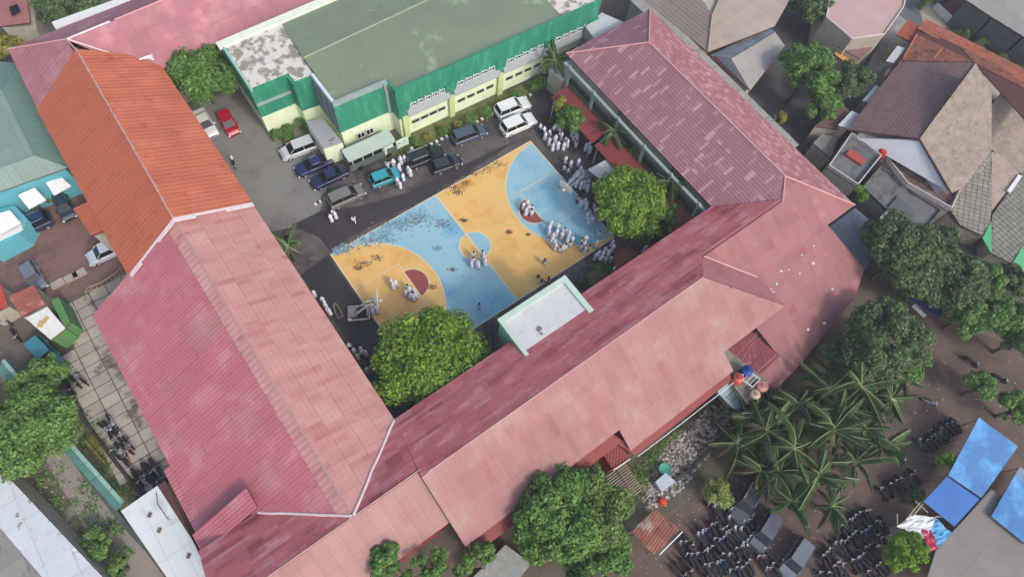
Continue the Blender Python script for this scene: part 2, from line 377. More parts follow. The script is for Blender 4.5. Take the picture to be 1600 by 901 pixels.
cline(arc(14, YC, 1.8, 0, 2*math.pi, 40), .1, .0225)
for sx, x0, xf in ((1, .08, 5.56), (-1, L0-.08, 22.44)):
    for yy in (YC-2.98, YC+2.98): cline([(x0, yy), (xf, yy)], .08, .0225)
    cline([(xf, YC-3.02), (xf, YC+3.02)], .08, .0235)
    cline(arc(xf, YC, 1.8, -math.pi/2 if sx > 0 else math.pi/2, math.pi/2 if sx > 0 else 3*math.pi/2), .08, .0222)
# drifts of dark dead leaves on the court edge and yard
def leaf_litter(name, spots, n, label):
    m = MB()
    for _ in range(n):
        u, v, s = random.choice(spots); p = P(u+random.gauss(0, s), v+random.gauss(0, s*.5), .03)
        a = random.random()*6.28; r = random.uniform(.02, .075)
        m.poly([(p.x+r*math.cos(a+k*1.57)*(1 if k % 2 else 1.8), p.y+r*math.sin(a+k*1.57), .028+.01*random.random()) for k in range(4)])
    return m.build(name, M('dead_leaves', (108, 90, 66), .3, 2., .9, leafv=.5), None, kind='stuff', label=label, cat='leaf litter')
leaf_litter('leaf_litter', [(778, 256, 6), (762, 262, 7), (745, 270, 6), (728, 286, 5), (700, 291, 5), (716, 300, 5), (713, 293, 8), (725, 344, 3), (795, 362, 3), (825, 366, 2), (640, 340, 16), (610, 350, 14), (655, 345, 10), (580, 372, 16), (550, 382, 12), (560, 418, 4), (570, 412, 6), (590, 402, 5), (707, 421, 3), (675, 448, 4), (690, 350, 12)], 1700, 'scattered dark dead leaves along the upper edge of the court')
def silt(spots, n, label):
    m = MB()
    for _ in range(n):
        u, v, s = random.choice(spots); p = P(u+random.gauss(0, s), v+random.gauss(0, s*.45), .03); a = random.random()*6.28; r = random.uniform(.02, .17); k_ = 7
        m.poly([(p.x+r*math.cos(a+k*6.283/k_)*random.uniform(.6, 1.5), p.y+r*math.sin(a+k*6.283/k_)*random.uniform(.5, 1.2), .0262+.0012*random.random()) for k in range(k_)])
    return m.build('silt_stain', M('wet_silt', (122, 154, 164), .12, 1., .8, leafv=.12), None, kind='stuff', label=label, cat='silt')
silt([(575, 375, 12), (600, 365, 14), (625, 352, 12), (645, 345, 9), (540, 388, 9), (600, 372, 8), (530, 393, 6), (660, 335, 8), (690, 350, 5), (683, 388, 3)], 620, 'dark wet silt washed over the upper left edge of the blue court')
wetm = M('wet_asphalt', (66, 60, 60), .14, .8, .45, fine=.08)
sheet('wet_patch', PP([(455, 352), (500, 330), (560, 322), (640, 300), (700, 270), (745, 248), (815, 215), (680, 303), (610, 338), (545, 372), (515, 392), (500, 372)]), .005, wetm)
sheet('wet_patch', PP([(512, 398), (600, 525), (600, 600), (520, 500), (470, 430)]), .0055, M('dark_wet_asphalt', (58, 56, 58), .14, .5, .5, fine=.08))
# other ground areas
brick = M('brown_block_paving', (130, 102, 92), .12, .6, .9, fine=.16, fsc=8, blot=((94, 72, 66), .3, .5, .65), blot2=((140, 122, 112), 2., .64, .7))
sheet('paved_car_yard', PP([(-120, 400), (-20, 320), (105, 290), (150, 350), (215, 430), (60, 478), (-40, 520)]), .004, brick)
lane = M('pale_lane_concrete', (152, 146, 136), .06, .3, .9, fine=.05, blot=((128, 122, 112), .3, .55, .7))
sheet('garden_lane', PP([(60, 700), (100, 690), (260, 905), (300, 960), (200, 960), (160, 870)]), .004, lane)
soil = M('garden_soil', (104, 100, 74), .25, .5, .95, fine=.2, fsc=5, blot=((132, 124, 108), .5, .5, .6), blot2=((70, 92, 44), .6, .52, .64), bump=.4)
sheet('garden_bed', PP([(-40, 560), (95, 600), (225, 760), (190, 800), (110, 700), (60, 700), (160, 870), (200, 960), (60, 960), (-80, 760)]), .002, soil)
lot = M('muddy_lot', (106, 90, 80), .14, .3, .95, fine=.12, fsc=6, blot=((88, 74, 64), .25, .45, .65), blot2=((136, 118, 102), .9, .6, .72), bump=.4)
sheet('parking_lot_ground', PP([(980, 860), (1130, 740), (1300, 600), (1420, 480), (1640, 560), (1640, 960), (940, 960)]), .002, lot)
rub = M('rubble_ground', (98, 94, 78), .25, .8, .95, fine=.3, fsc=5, blot=((72, 76, 52), .4, .5, .6), bump=.6)
sheet('waste_ground', PP([(900, 760), (1000, 690), (1110, 610), (1190, 650), (1150, 720), (1060, 790), (960, 850)]), .006, rub)
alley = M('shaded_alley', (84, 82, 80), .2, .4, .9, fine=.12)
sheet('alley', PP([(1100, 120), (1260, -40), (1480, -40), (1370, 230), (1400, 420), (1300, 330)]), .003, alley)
sheet('town_lane', PP([(1330, 150), (1400, 20), (1425, 40), (1375, 140)]), .010, grayC)
street = M('street_asphalt', (104, 106, 108), .1, .3, .9, fine=.08)
sheet('street', PP([(1400, -30), (1700, 150), (1700, 260), (1440, 90), (1360, 20)]), .006, street)
side = M('wet_grey_path', (96, 102, 106), .12, .4, .8, fine=.08)
sheet('back_path', PP([(1490, 365), (1500, 355), (1680, 480), (1680, 560), (1600, 470)]), .012, side)
# rubble: loose stones and litter
def scatter(name, poly, n, lo, hi, mat, label, flat=.5, cat='rubble'):
    m = MB(); xs = [p[0] for p in poly]; ys = [p[1] for p in poly]; k = 0
    while k < n:
        u, v = random.uniform(min(xs), max(xs)), random.uniform(min(ys), max(ys))
        if not inside((u, v), poly): continue
        k += 1; p = P(u, v, 0); r = random.uniform(lo, hi); a = random.random()*6.28; nn = 5
        b = [(p.x+r*math.cos(a+i*6.283/nn)*random.uniform(.6, 1.2), p.y+r*math.sin(a+i*6.283/nn)*random.uniform(.5, 1.), 0) for i in range(nn)]
        h = r*flat*random.uniform(.5, 1.3); t = [(p.x+(q[0]-p.x)*.55, p.y+(q[1]-p.y)*.55, h) for q in b]
        m.add(b+t, [(i, (i+1) % nn, (i+1) % nn+nn, i+nn) for i in range(nn)]+[tuple(range(nn, 2*nn))])
    return m.build(name, mat, None, kind='stuff', label=label, cat=cat)
stoneM = M('loose_stone', (166, 162, 154), .2, 2., .95, leafv=.4)
scatter('rubble', [(1000, 760), (1040, 700), (1110, 630), (1150, 640), (1130, 680), (1060, 770), (1010, 800)], 850, .05, .28, stoneM, 'pale loose rubble strewn on the waste ground behind the long roof')
scatter('litter', [(1000, 800), (1300, 640), (1420, 520), (1600, 600), (1500, 700), (1240, 900), (1000, 900)], 360, .03, .11, M('litter_scraps', (170, 164, 154), .2, 2., .8, leafv=.5), 'small pale scraps of litter on the muddy lot', .2, 'litter')
scatter('litter', [(0, 700), (60, 700), (180, 860), (190, 900), (90, 900)], 260, .04, .16, stoneM, 'pale stones lying in the garden beside the lane', .4, 'stones')
# concrete slabs beside the crimson roof
slabs = thing('slab_paving', 'pale concrete slab paving between the crimson roof and the railing garden', 'paving', (-26, 8, 0))
slabM = M('paving_slab', (178, 168, 154), .1, .8, .9, .1, ((112, 100, 84), .35, .55, .66), fine=.08)
SP = [(95, 478), (205, 432), (300, 700), (300, 760), (235, 800), (180, 720), (105, 590)]
SW = [tuple(P(u, v, 0)[:2]) for u, v in SP]
mbs = MB(); mbs.poly([(x, y, .008) for x, y in (SW if 1 else SW)]); mbs.build('joint_bed', M('slab_joint', (84, 76, 66), .1, 1., .95), slabs)
x0, x1, y0, y1 = min(p[0] for p in SW), max(p[0] for p in SW), min(p[1] for p in SW), max(p[1] for p in SW)
dx, dy = 1.75, 1.3; ix = int((x1-x0)/dx)+1; iy = int((y1-y0)/dy)+1; sm = {}
for i in range(ix):
    for j in range(iy):
        cx_, cy_ = x0+(i+.5)*dx, y0+(j+.5)*dy
        if not inside((cx_, cy_), SW): continue
        if 'm' not in sm: m = MB(); m.box((0, 0, .02), (dx-.09, dy-.09, .04)); sm['m'] = m.mesh('paving_slab', mat=slabM)
        o = bpy.data.objects.new('paving_slab', sm['m']); link(o, slabs); o.location = (cx_+26, cy_-8, .012*random.random()); o.rotation_euler = (random.gauss(0, .004), random.gauss(0, .004), random.gauss(0, .006))
# ------------------------------------------------------------------ school wings
deckM = M('roof_underside', (96, 62, 58), .1, 1., .9)
def wing(name, label, loc, planes, wl, gut=None, caps=(), cat='school wing'):
    r = thing(name, label, cat, loc)
    dk = deck(r, [p[0] for p in planes], deckM)
    for p in planes: roof_plane(dk, *p)
    for w_ in wl: walls(r, *w_)
    for c in caps: ridge(r, *c)
    return r
def rect(x0, y0, x1, y1): return [(x0, y0), (x1, y0), (x1, y1), (x0, y1)]
zW = lambda x: 10.475+.5*(x+11.3)
ridgeL = ((-11.3, 22.3, 10.475), (-11.3, -10.85, 10.475))
wing('crimson_roof_wing', 'long school wing with crimson west roof slope and paler pink slope towards the court', (-13, 8, 0), [
    ([(-12.35, 22, zW(-12.35)), (-22.8, 20.9, zW(-22.8)), (-22.8, -5.4, zW(-22.8)), (-12.35, -5.4, zW(-12.35))], 1.15, 3.4, 'rib', .38, .017, pinkW),
    ([(-12.35, -5.4, zW(-12.35)), (-17.9, -5.4, zW(-17.9)), (-12.35, -10, zW(-12.35))], 1.15, 3.4, 'rib', .38, .017, pinkW),
    ([(-11.3, 22.2, 10.475), (-12.33, 22.2, zW(-12.33)), (-12.33, -9.98, zW(-12.33)), (-11.3, -10.85, 10.475)], 2.4, 1.1, 'rib', .6, .03, pinkE, 'roof_panel', .055),
    ([(-22.8, 3.3, zW(-22.8)), (-23.5, 3.3, zW(-23.5)), (-23.5, -5.4, zW(-23.5)), (-22.8, -5.4, zW(-22.8))], 1.15, .8, 'rib', .38, .03, pinkW),
    ([(-17.4, -3.55, 8.75), (-23.4, -3.55, 5.75), (-23.4, -5.5, 5.75), (-17.4, -5.5, 8.75)], 1.2, 3.3, 'rib', .38, .03, pinkW),
    ([(-4.35, 22.2, 7), (-11.3, 22.2, 10.475), (-11.3, -10.85, 10.475), (-4.35, -5.35, 7)], 1.25, 2.0, 'course', .5, .03, pinkE, 'roof_panel', .03, .012, None, .012, True)],
    [(rect(-22.2, -5, -5.1, 21.2), 0, 4.4, wallS), (rect(-15.5, -5, -5.1, 21.2), 4.4, 6.9, wallS, 'upper_wall'), (rect(-22.9, -5.35, -17.6, -3.7), 4.5, 5.6, wallS, 'step_wall')],
    caps=[((-11.3, 21.8, 10.5), (-11.3, -10.6, 10.5), .09, graycap), ((-11.35, -10.9, 10.5), (-17.9, -5.45, 7.15), .12, flash, 'valley_flashing', None, .05, .05), ((-11.2, -10.9, 10.52), (-4.4, -5.4, 7.12), .12, flash, 'valley_flashing', None, .05, .06)])
rw = wing('orange_roof_wing', 'school wing with bright orange ribbed roof above the paved car yard', (-11, 34, 0), [
    ([(-4.3, 22.1, 7.15), (-4.4, 45.4, 7.15), (-10.9, 47, 10.75), (-11.3, 22.1, 10.75)], 1.6, 4.1, 'rib', .5, .03, orangeT),
    ([(-11.3, 22.1, 10.75), (-10.9, 47, 10.75), (-17.8, 45.3, 7.2), (-17.8, 21.3, 7.2)], 1.6, 4.1, 'rib', .5, .02, orangeT2)],
    [(rect(-17, 22.3, -5.1, 45), 0, 7, wallC)],
    caps=[((-11.3, 22.2, 10.75), (-10.95, 47, 10.75), .1, M('lime_washed_ridge', (190, 150, 136), .3, 3., .8), 'ridge_cap', None, .06, .03)])
m = MB()
for a, b, wd in ((( -4.3, 22.0, 7.2), (-11.3, 22.0, 10.8), .32), ((-11.3, 22.0, 10.8), (-17.6, 21.2, 7.3), .28)):
    a = Vector(a); b = Vector(b); d = (b-a).normalized(); q = Vector((0, 1, 0))*wd
    k = 8
    for i in range(k):
        p0 = a.lerp(b, i/k); p1 = a.lerp(b, (i+1)/k); s_ = 1.3 if (i < 3 or i > 5) else .5
        m.prism([tuple(p0-q*s_), tuple(p1-q*s_), tuple(p1+q*.4), tuple(p0+q*.4)], .04, .1)
m.build('end_flashing', flash, rw)
po = thing('orange_porch', 'small orange roofed porch jutting from the orange wing into the car yard', 'porch', tuple(P(138, 345, 0)))
pk = [P3([(114, 326, 4.9), (138, 316, 5.5), (162, 361, 5.5), (144, 368, 4.9)])]
dk = deck(po, pk, deckM); roof_plane(dk, pk[0], 1.1, 2.2, 'rib', .33, .03, orangeT2); walls(po, [(p[0]*.96+.04*q, p[1]) for p, q in zip(pk[0], [-16]*4)], 0, 4.6, wallC)
zN = lambda y: 7+.6*(-5.3-y)
zA = lambda y: 10.78+.6*(y+11.6)
zV = lambda y: 10.35+.6*(y+10.85)
SAp = (10.78+.6*11.6, 0, .6)
eA = [on_plane(u, v, *SAp) for u, v in ((800, 797), (957, 684), (1060, 632), (1115, 602))]
xs_ = 11.9
wing('long_rose_wing', 'long school wing along the court bottom, dark tiled inner slope and pale rose outer slope', (12, -12, 0), [
    ([(-4.35, -5.35, 7), (26.8, -5.35, 7), (26.8, -11.6, 10.78), (-5.2, -11.6, 10.78)], 2.6, 1.25, 'course', .31, .07, darkL, 'roof_panel', .03, .012, None, .01, True),
    ([(26.8, -5.3, 7), (29, -5.3, 7), (29, -9.62, 9.59), (26.8, -11.6, 10.78)], 2.2, 1.25, 'course', .31, .07, darkL),
    ([(29, -5.3, 7), (35.6, -5.3, 7), (40.6, -9.62, 9.59), (29, -9.62, 9.59)], 2.6, 1.25, 'course', .31, .07, darkL, 'roof_panel', .03, .012, None, .01, True),
    ([(-5.2, -11.6, 10.78), (xs_, -11.6, 10.78), (xs_, -17.95, zA(-17.95)), (-5.2, -17.95, zA(-17.95))], 1.15, 2.3, 'rib', .6, .022, pinkL, 'roof_panel', .03, .01, None, .01, True),
    ([(xs_, -11.6, 10.78), (25.3, -11.6, 10.78), (25.3, -20.0, zA(-20.0)), (xs_, -20.0, zA(-20.0))], 1.15, 2.3, 'rib', .6, .022, pinkL, 'roof_panel', .03, .01, None, .01, True),
    ([(25.3, -11.6, 10.78), (26.8, -11.6, 10.78), (33.9, -18.1, zA(-18.1)), (25.3, -18.1, zA(-18.1))], 1.15, 2.3, 'rib', .6, .022, pinkL),
    ([(26.8, -11.6, 10.78), (29, -9.62, 9.6), (33.8, -14.2, 6.95), (33.9, -18.1, 6.9)], 1.15, 1.4, 'course', .4, .03, pinkSE)],
    [(rect(-4, -17.3, 33, -6), 0, 6.7, wallS), (rect(12.15, -19.5, 25, -17.4), 0, 5.7, wallS, 'outer_wall')],
    caps=[((-4.6, -11.6, 10.8), (26.8, -11.6, 10.8), .07, graycap), ((29.1, -9.75, 9.65), (33.7, -14.2, 7.05), .07, M('pale_valley_strip', (214, 166, 158), .1, 2., .6), 'valley_flashing')])
wing('corner_rose_wing', 'school corner block where the crimson wing and long rose wing meet, tree shadows on it', (-14, -12, 0), [
    ([(-23.2, -5.4, 7), (-17.9, -5.4, 7), (-11.3, -10.9, 10.4), (-23.2, -10.95, 10.4)], 2.4, 1.25, 'course', .31, .04, darkL, 'roof_panel', .03, .012, None, .01, True),
    ([(-11.3, -10.9, 10.4), (-4.35, -5.35, 7), (-5.15, -10.85, 10.36)], 2.4, 1.25, 'course', .31, .04, darkL),
    ([(-23.2, -11.05, 10.4), (-5.22, -11.05, 10.4), (-5.22, -15.6, 7.67), (-23.2, -15.6, 7.67)], 1.3, 2.6, 'rib', .65, .022, M('beige_pink_sheet', (168, 128, 120), .07, .3, .65, .04, ((158, 112, 104), .3, .5, .75, (.7, 2.)), fine=.06))],
    [(rect(-22.8, -15.2, -5.3, -6), 0, 6.7, wallS)],
    caps=[((-23.2, -11.0, 10.42), (-4.9, -10.98, 10.42), .07, graycap), ((-5.1, -11.3, 10.55), (-5.1, -17.9, 6.9), .08, M('dark_joint', (120, 70, 66), .1, 1., .8), 'step_trim')])
wing('mauve_roof_wing', 'school wing with mauve hipped metal tile roof on the far right of the court', (42, 3, 0), [
    ([(35.6, -5.3, 7), (40.6, -9.62, 9.45), (42.4, -7.8, 10.25), (42.4, 14.2, 10.25), (35.6, 20.4, 7)], 1.9, 2.5, 'course', .36, .035, mauveR),
    ([(49, -14.1, 7), (49, 20.4, 7), (42.4, 14.2, 10.25), (42.4, -7.8, 10.25)], 1.9, 2.5, 'course', .36, .035, mauveR2),
    ([(35.6, 20.4, 7), (49, 20.4, 7), (42.4, 14.2, 10.25)], 1.9, 2.5, 'course', .36, .035, mauveR)],
    [(rect(36.4, -5, 48.4, 19.8), 0, 6.9, wallC)],
    caps=[((42.4, 14.2, 10.3), (42.4, -7.8, 10.3), .09, pinkcap), ((42.4, 14.2, 10.3), (35.6, 20.4, 7.05), .08, pinkcap), ((42.4, 14.2, 10.3), (49, 20.4, 7.05), .08, pinkcap), ((42.4, -7.8, 10.3), (49, -14.1, 7.05), .09, pinkcap), ((42.4, -7.8, 10.3), (40.7, -9.6, 9.6), .07, pinkcap)])
BS = (7+.508*14.1, 0, .508)
o2 = lambda u, v: on_plane(u, v, *BS)
ro = wing('dusty_rose_wing', 'school corner block with wide dusty rose roof patched and littered with white scraps', (36, -15, 0), [
    ([(29, -9.62, 9.28), (40.6, -9.62, 9.28), (40.6, -14.1, 7), (33.6, -14.1, 7)], 1.6, 2.4, 'rib', .6, .022, pinkSE),
    ([(40.6, -9.62, 9.28), (42.4, -7.8, 10.2), (49, -14.1, 7), (40.6, -14.1, 7)], 1.6, 2.4, 'rib', .6, .022, pinkSE),
    ([(33.4, -14.1, 7), (44.6, -14.1, 7), o2(1350, 420), o2(1335, 465), o2(1250, 569), o2(1212, 551), o2(1182, 513)], 1.7, 2.2, 'rib', .6, .022, pinkSE, 'roof_panel', .03, .012, None, .02, True),
    ([o2(1212, 551), o2(1250, 569), o2(1189, 631), o2(1165, 597)], 1.5, 2.0, 'rib', .6, .022, pinkSE)],
    [([(34.5, -13), (46, -12), (47, -13.6), (43.5, -14), (42, -20), (34.5, -18)], 0, 3.4, wallS)])
sr = thing('sunken_lean_to', 'dark maroon sunken lean to roof beside the water tanks, cables across it', 'lean to', (28, -19.5, 0))
q = P3([(1128, 552, 3.6), (1186, 506, 3.9), (1218, 556, 3.4), (1182, 590, 3.2)])
dk = deck(sr, [q], deckM); roof_plane(dk, q, 1.0, 2.0, 'rib', .5, .03, M('maroon_sheet', (132, 72, 76), .12, .8, .7, .08, ((170, 120, 120), 1., .6, .7))); walls(sr, [(p[0]*.94+.06*28, p[1]*.94-.06*19.5) for p in q], 0, 3.1, wallS)
for a_, b_, r_ in ((P(1150, 556, 4.6), P(1184, 520, 5.2), .025), (P(1158, 565, 4.4), P(1180, 530, 4.6), .02), (P(1180, 583, 4.), P(1213, 554, 4.6), .05)):
    m = MB(); m.tube([a_, b_], r_); m.build('cable', M('cable_grey', (170, 130, 130), .1, 1.), sr)
# low roofs by the outer eave of the long wing
def small_roof(name, label, cat, pts, mat, pw, pl, prof='rib', pitch=.3, amp=.03, wm=None, wz=None, zb=0., deckm=None, inset=.05, group=None):
    pts = FP3(pts); c = cxy(pts); r = thing(name, label, cat, (c[0], c[1], 0), group)
    dk = deck(r, [pts], deckm or deckM, th=.1); roof_plane(dk, pts, pw, pl, prof, pitch, amp, mat)
    if wm is not None: walls(r, [(p[0]*(1-inset)+c[0]*inset, p[1]*(1-inset)+c[1]*inset) for p in pts], zb, (wz if wz else min(p[2] for p in pts)-.13), wm)
    return r
def post_legs(r, pts, mat, rad=.06):
    for p in pts:
        m = MB(); m.tube([(p[0], p[1], 0), (p[0], p[1], p[2]-.1)], rad, 6); m.build('post', mat, r)
small_roof('red_lean_to', 'bright red small lean to roof below the pale rose eave behind the tall green trees', 'lean to', [(930, 690, 4.2), (957, 680, 4.4), (985, 716, 3.9), (957, 733, 3.7)], redL, 1.1, 2.4, wm=wallS)
ee = thing('red_eave_band', 'dark red wall and narrow lower eave beneath the long rose roof', 'wall', (15, -20, 0))
m = MB(); pl_ = [(-5, -18.9, 5.6), (3, -18.9, 5.6), (11.4, -18.9, 5.6), (12.2, -20.6, 5.0), (18, -20.65, 5.0), (25, -20.6, 5.0)]
pu_ = [(p[0], p[1]+1.1, p[2]+.5) for p in pl_]
for i in range(len(pl_)-1): m.prism([pl_[i], pl_[i+1], pu_[i+1], pu_[i]], -.08, 0)
m.build('roof', redL, ee)
m = MB()
for i in range(len(pl_)-1):
    a, b = pl_[i], pl_[i+1]; m.prism([(a[0], a[1]+.5), (b[0], b[1]+.5), (b[0], b[1]+.8), (a[0], a[1]+.8)], 0, 4.35)
m.build('wall', wallS, ee)
m = MB(); m.tube([(25, -20.9, 5.), (18, -20.9, 4.9), (12.4, -20.8, 4.9)], .045, 5); m.build('gutter_pipe', whiteT, ee)
m = MB(); m.tube([P(985, 716, 4.), P(958, 734, 3.8)], .07, 5); m.build('gutter_pipe', whiteT, ee)
# white flat-roofed canopy block at the court
cb = thing('white_roof_stage', 'flat white roofed stage block with pale green parapet between the court and rose roof', 'stage', (13.5, -5, 0))
cz = 8.3; cp = PP([(779, 500), (883, 433), (928, 484), (822, 556)], cz); X0, X1, Y1, Y0 = 8.62, 16.85, -3.15, -7.95
m = MB(); m.box(((X0+X1)/2, (Y0+Y1)/2, cz-.25), (X1-X0-.5, Y1-Y0-.3, .3)); m.build('roof', M('white_canopy_roof', (204, 204, 202), .04, .6, .7, fine=.05, blot=((188, 190, 190), .8, .55, .7)), cb)
pg = M('pale_green_parapet', (186, 208, 190), .06, 1., .7); pg2 = M('mint_wall', (150, 196, 168), .08, 1., .8)
m = MB(); m.box(((X0+X1)/2, Y1-.28, cz+.06), (X1-X0, .56, .36)); m.box((X0+.2, (Y0+Y1)/2-.6, cz+.062), (.4, Y1-Y0+.2, .34)); m.box((X1-.28, (Y0+Y1)/2-.6, cz+.064), (.56, Y1-Y0+.2, .34)); m.build('parapet', pg, cb)
m = MB(); m.box(((X0+X1)/2, Y1+.03, cz-.6), (X1-X0-.1, .12, 1.0)); m.build('fascia', M('leaf_green_fascia', (74, 138, 92), .1, 1., .7), cb)
m = MB(); m.box(((X0+X1)/2, -5.6, 3.95), (X1-X0-.4, 4.6, 7.9)); m.build('wall', pg2, cb)
m = MB(); m.tube([(X0-.1, -3.0, 0), (X0-.1, -3.0, 9.6)], .05); m.build('pole', M('green_pole', (40, 84, 74), .1, 1.), cb)
m = MB(); m.box((11.4, -6.2, cz-.02), (.5, .35, .2), .3); m.box((11.3, -6.7, cz-.04), (.2, .2, .16), .3); m.build('roof_scrap', M('scrap', (120, 120, 124), .1, 1.), cb)
# inner gutter beam of the mauve wing, and red lean-to roofs under it
gb = thing('corridor_beam', 'pale grey green gutter beam with posts along the courtyard side of the mauve wing', 'corridor', (35, 8, 0))
m = MB(); m.box((35.05, 7.2, 6.35), (.36, 25.2, .26)); m.build('beam', grayP, gb)
for k in range(6):
    m = MB(); m.box((35.0, 18.8-k*4.6, 6.5), (.3, .22, .45)); m.box((35.0, 18.8-k*4.6, 3.), (.3, .3, 6.2)); m.build('post', grayP, gb)
m = MB(); m.box((36.2, 7.2, 3.2), (.2, 25, .25)); m.build('corridor_slab', M('mint_slab', (92, 114, 104), .1, 1.), gb)
m = MB(); m.box((35.95, 7.2, 3.25), (.06, 25, .5)); m.build('railing', M('green_rail', (62, 92, 78), .1, 1.), gb)
for i, (ya, yb) in enumerate(((18.3, 10.2), (9.8, 3.4), (3.0, -4.6))):
    pts = [(32.2, ya, 3.4), (32.2, yb, 3.4), (34.6, yb, 4.1), (34.6, ya, 4.1)]
    r = thing('red_veranda_roof', ('red veranda roof nearest the white cars', 'red veranda roof behind the grey awning and bushes', 'red veranda roof in the shade of the big bright tree')[i], 'veranda', (33.4, (ya+yb)/2, 0), 'red veranda roofs under the mauve eave')
    dk = deck(r, [pts], deckM, th=.08); roof_plane(dk, pts, 1.1, 2.6, 'rib', .3, .03, redL)
    post_legs(r, [(32.4, ya-.4, 3.4), (32.4, yb+.4, 3.4)], whiteT)
# pale flat roof between green building and mauve wing
def flat_block(name, label, cat, pix, z, roofm, wallm, parapet=0., pm=None, zb=0., group=None, kind=None):
    pts = [p[:2] for p in PP(pix, z)]; c = cxy(pts); r = thing(name, label, cat, (c[0], c[1], 0), group)
    ins = [(p[0]*.995+c[0]*.005, p[1]*.995+c[1]*.005) for p in pts]
    walls(r, ins, zb, z-.16, wallm); m = MB(); m.prism(pts, z-.155, z); m.build('roof', roofm, r)
    if parapet:
        m = MB(); n = len(pts)
        for i in range(n):
            a, b = Vector(pts[i]), Vector(pts[(i+1) % n]); d = (b-a).normalized(); q = Vector((-d.y, d.x)); cc = Vector(c[:2])
            if (cc-a).dot(q) < 0: q = -q
            a2, b2 = a+d*.001, b-d*.12; m.prism([tuple(a2), tuple(b2), tuple(b2+q*.14), tuple(a2+q*.14)], z+.002, z+parapet)
        m.build('parapet', pm or wallm, r)
    return r
flat_block('grey_annex', 'pale grey flat roofed annex squeezed between the green building and mauve roof', 'annex', [(915, 42), (940, 20), (975, 35), (930, 62)], 5.5, M('pale_grey_flat_roof', (190, 194, 192), .06, .8, .8), wallC)
flat_block('pale_porch_roof', 'small pale flat roof at the top end of the red verandas', 'porch', [(858, 108), (895, 92), (908, 112), (880, 126)], 3.6, M('pale_grey_flat_roof'), wallC)
aw = thing('grey_awning', 'pale grey awning roof beside the bright tree at the court corner', 'awning', tuple(P(945, 262, 0)))
q = P3([(918, 265, 2.9), (960, 243, 3.1), (985, 270, 3.1), (940, 283, 2.8)])
dk = deck(aw, [q], steel, th=.05); roof_plane(dk, q, 1., 3.2, 'rib', .3, .03, M('pale_awning_sheet', (196, 196, 190), .05, 1., .6)); post_legs(aw, [P(920, 268, 2.8), P(942, 282, 2.8)], steel, .04)
# ------------------------------------------------------------------ back wing behind the orange roof
wing('back_pink_wing', 'long faded pink roofed school wing along the top left of the view', (8, 49, 0), [
    ([(-11.3, 49.2, 10.4), (36, 49.2, 10.4), (36, 43.6, 7.05), (-6, 43.6, 7.05)], 2.2, 2.2, 'rib', .6, .025, pinkN, 'roof_panel', .03, .01, None, .015, True),
    ([(-11.3, 49.2, 10.4), (-17.4, 55.4, 7.0), (-17.9, 42, 6.85), (-11.3, 42, 10.4)], 2.2, 2.4, 'rib', .6, .025, pinkN),
    ([(-11.3, 49.2, 10.4), (36, 49.2, 10.4), (36, 55.4, 7), (-17.4, 55.4, 7)], 2.4, 2.4, 'rib', .6, .025, pinkN)],
    [(rect(-16.8, 44.6, 35, 54.8), 0, 6.8, wallC)],
    caps=[((-11.3, 49.2, 10.45), (-17.4, 55.4, 7.05), .08, pinkcap), ((-11.3, 49.2, 10.45), (-11, 47, 10.7), .08, pinkcap), ((-11.2, 49.2, 10.42), (-6.5, 49.2, 10.42), .1, flash), ((-11.2, 49.1, 10.45), (-7.3, 45.6, 8.6), .1, flash, 'valley_flashing'), ((-6, 49.2, 10.4), (36, 49.2, 10.4), .07, pinkcap)])
m = MB()
for du in (0, 4, 8):
    a = P(218+du, 93-du*.4, 8.2); b = P(238+du*.2, 86+du*.9, 8.4); m.tube([a, b], .12, 5)
m.build('pvc_pipe_bundle', whiteT, None, label='white pipes lying on the pink roof beside the orange roof', cat='pipes')
wb = thing('white_back_parapet', 'long white concrete gutter slab behind the back pink roof', 'wall', tuple(P(140, 22, 0)))
a, b = P(86, 44, 7.2), P(260, -18, 7.2); m = MB(); m.prism([(a.x, a.y), (b.x, b.y), (b.x, b.y+1.1), (a.x, a.y+1.1)], 6.9, 7.2); m.build('coping', whiteT, wb)
m = MB(); m.prism([(a.x+.1, a.y+.1), (b.x, b.y+.1), (b.x, b.y+.9), (a.x+.1, a.y+.9)], 0, 6.88); m.build('wall', wallC, wb)
small_roof('far_pink_house', 'faded pink roofed house in the top left corner with a dark skylight', 'house', [(0, -25, 6), (40, -20, 7), (48, 36, 7), (0, 42, 5.5)], M('dull_pink_sheet', (164, 108, 100), .08, .5, .8), 1.5, 2.5, wm=wallC)
m = MB(); q = P3([(14, 12, 7.1), (27, 7, 7.15), (32, 18, 7.15), (19, 26, 7.1)]); m.prism(q, 0, .06); o = m.build('skylight', black, None, label='dark square hatch on the far pink roof', cat='hatch')
scatter('rubble', [(36, 40), (80, 38), (100, 60), (45, 72)], 120, .1, .35, stoneM, 'grey rubble heap beside the hip of the back pink roof')
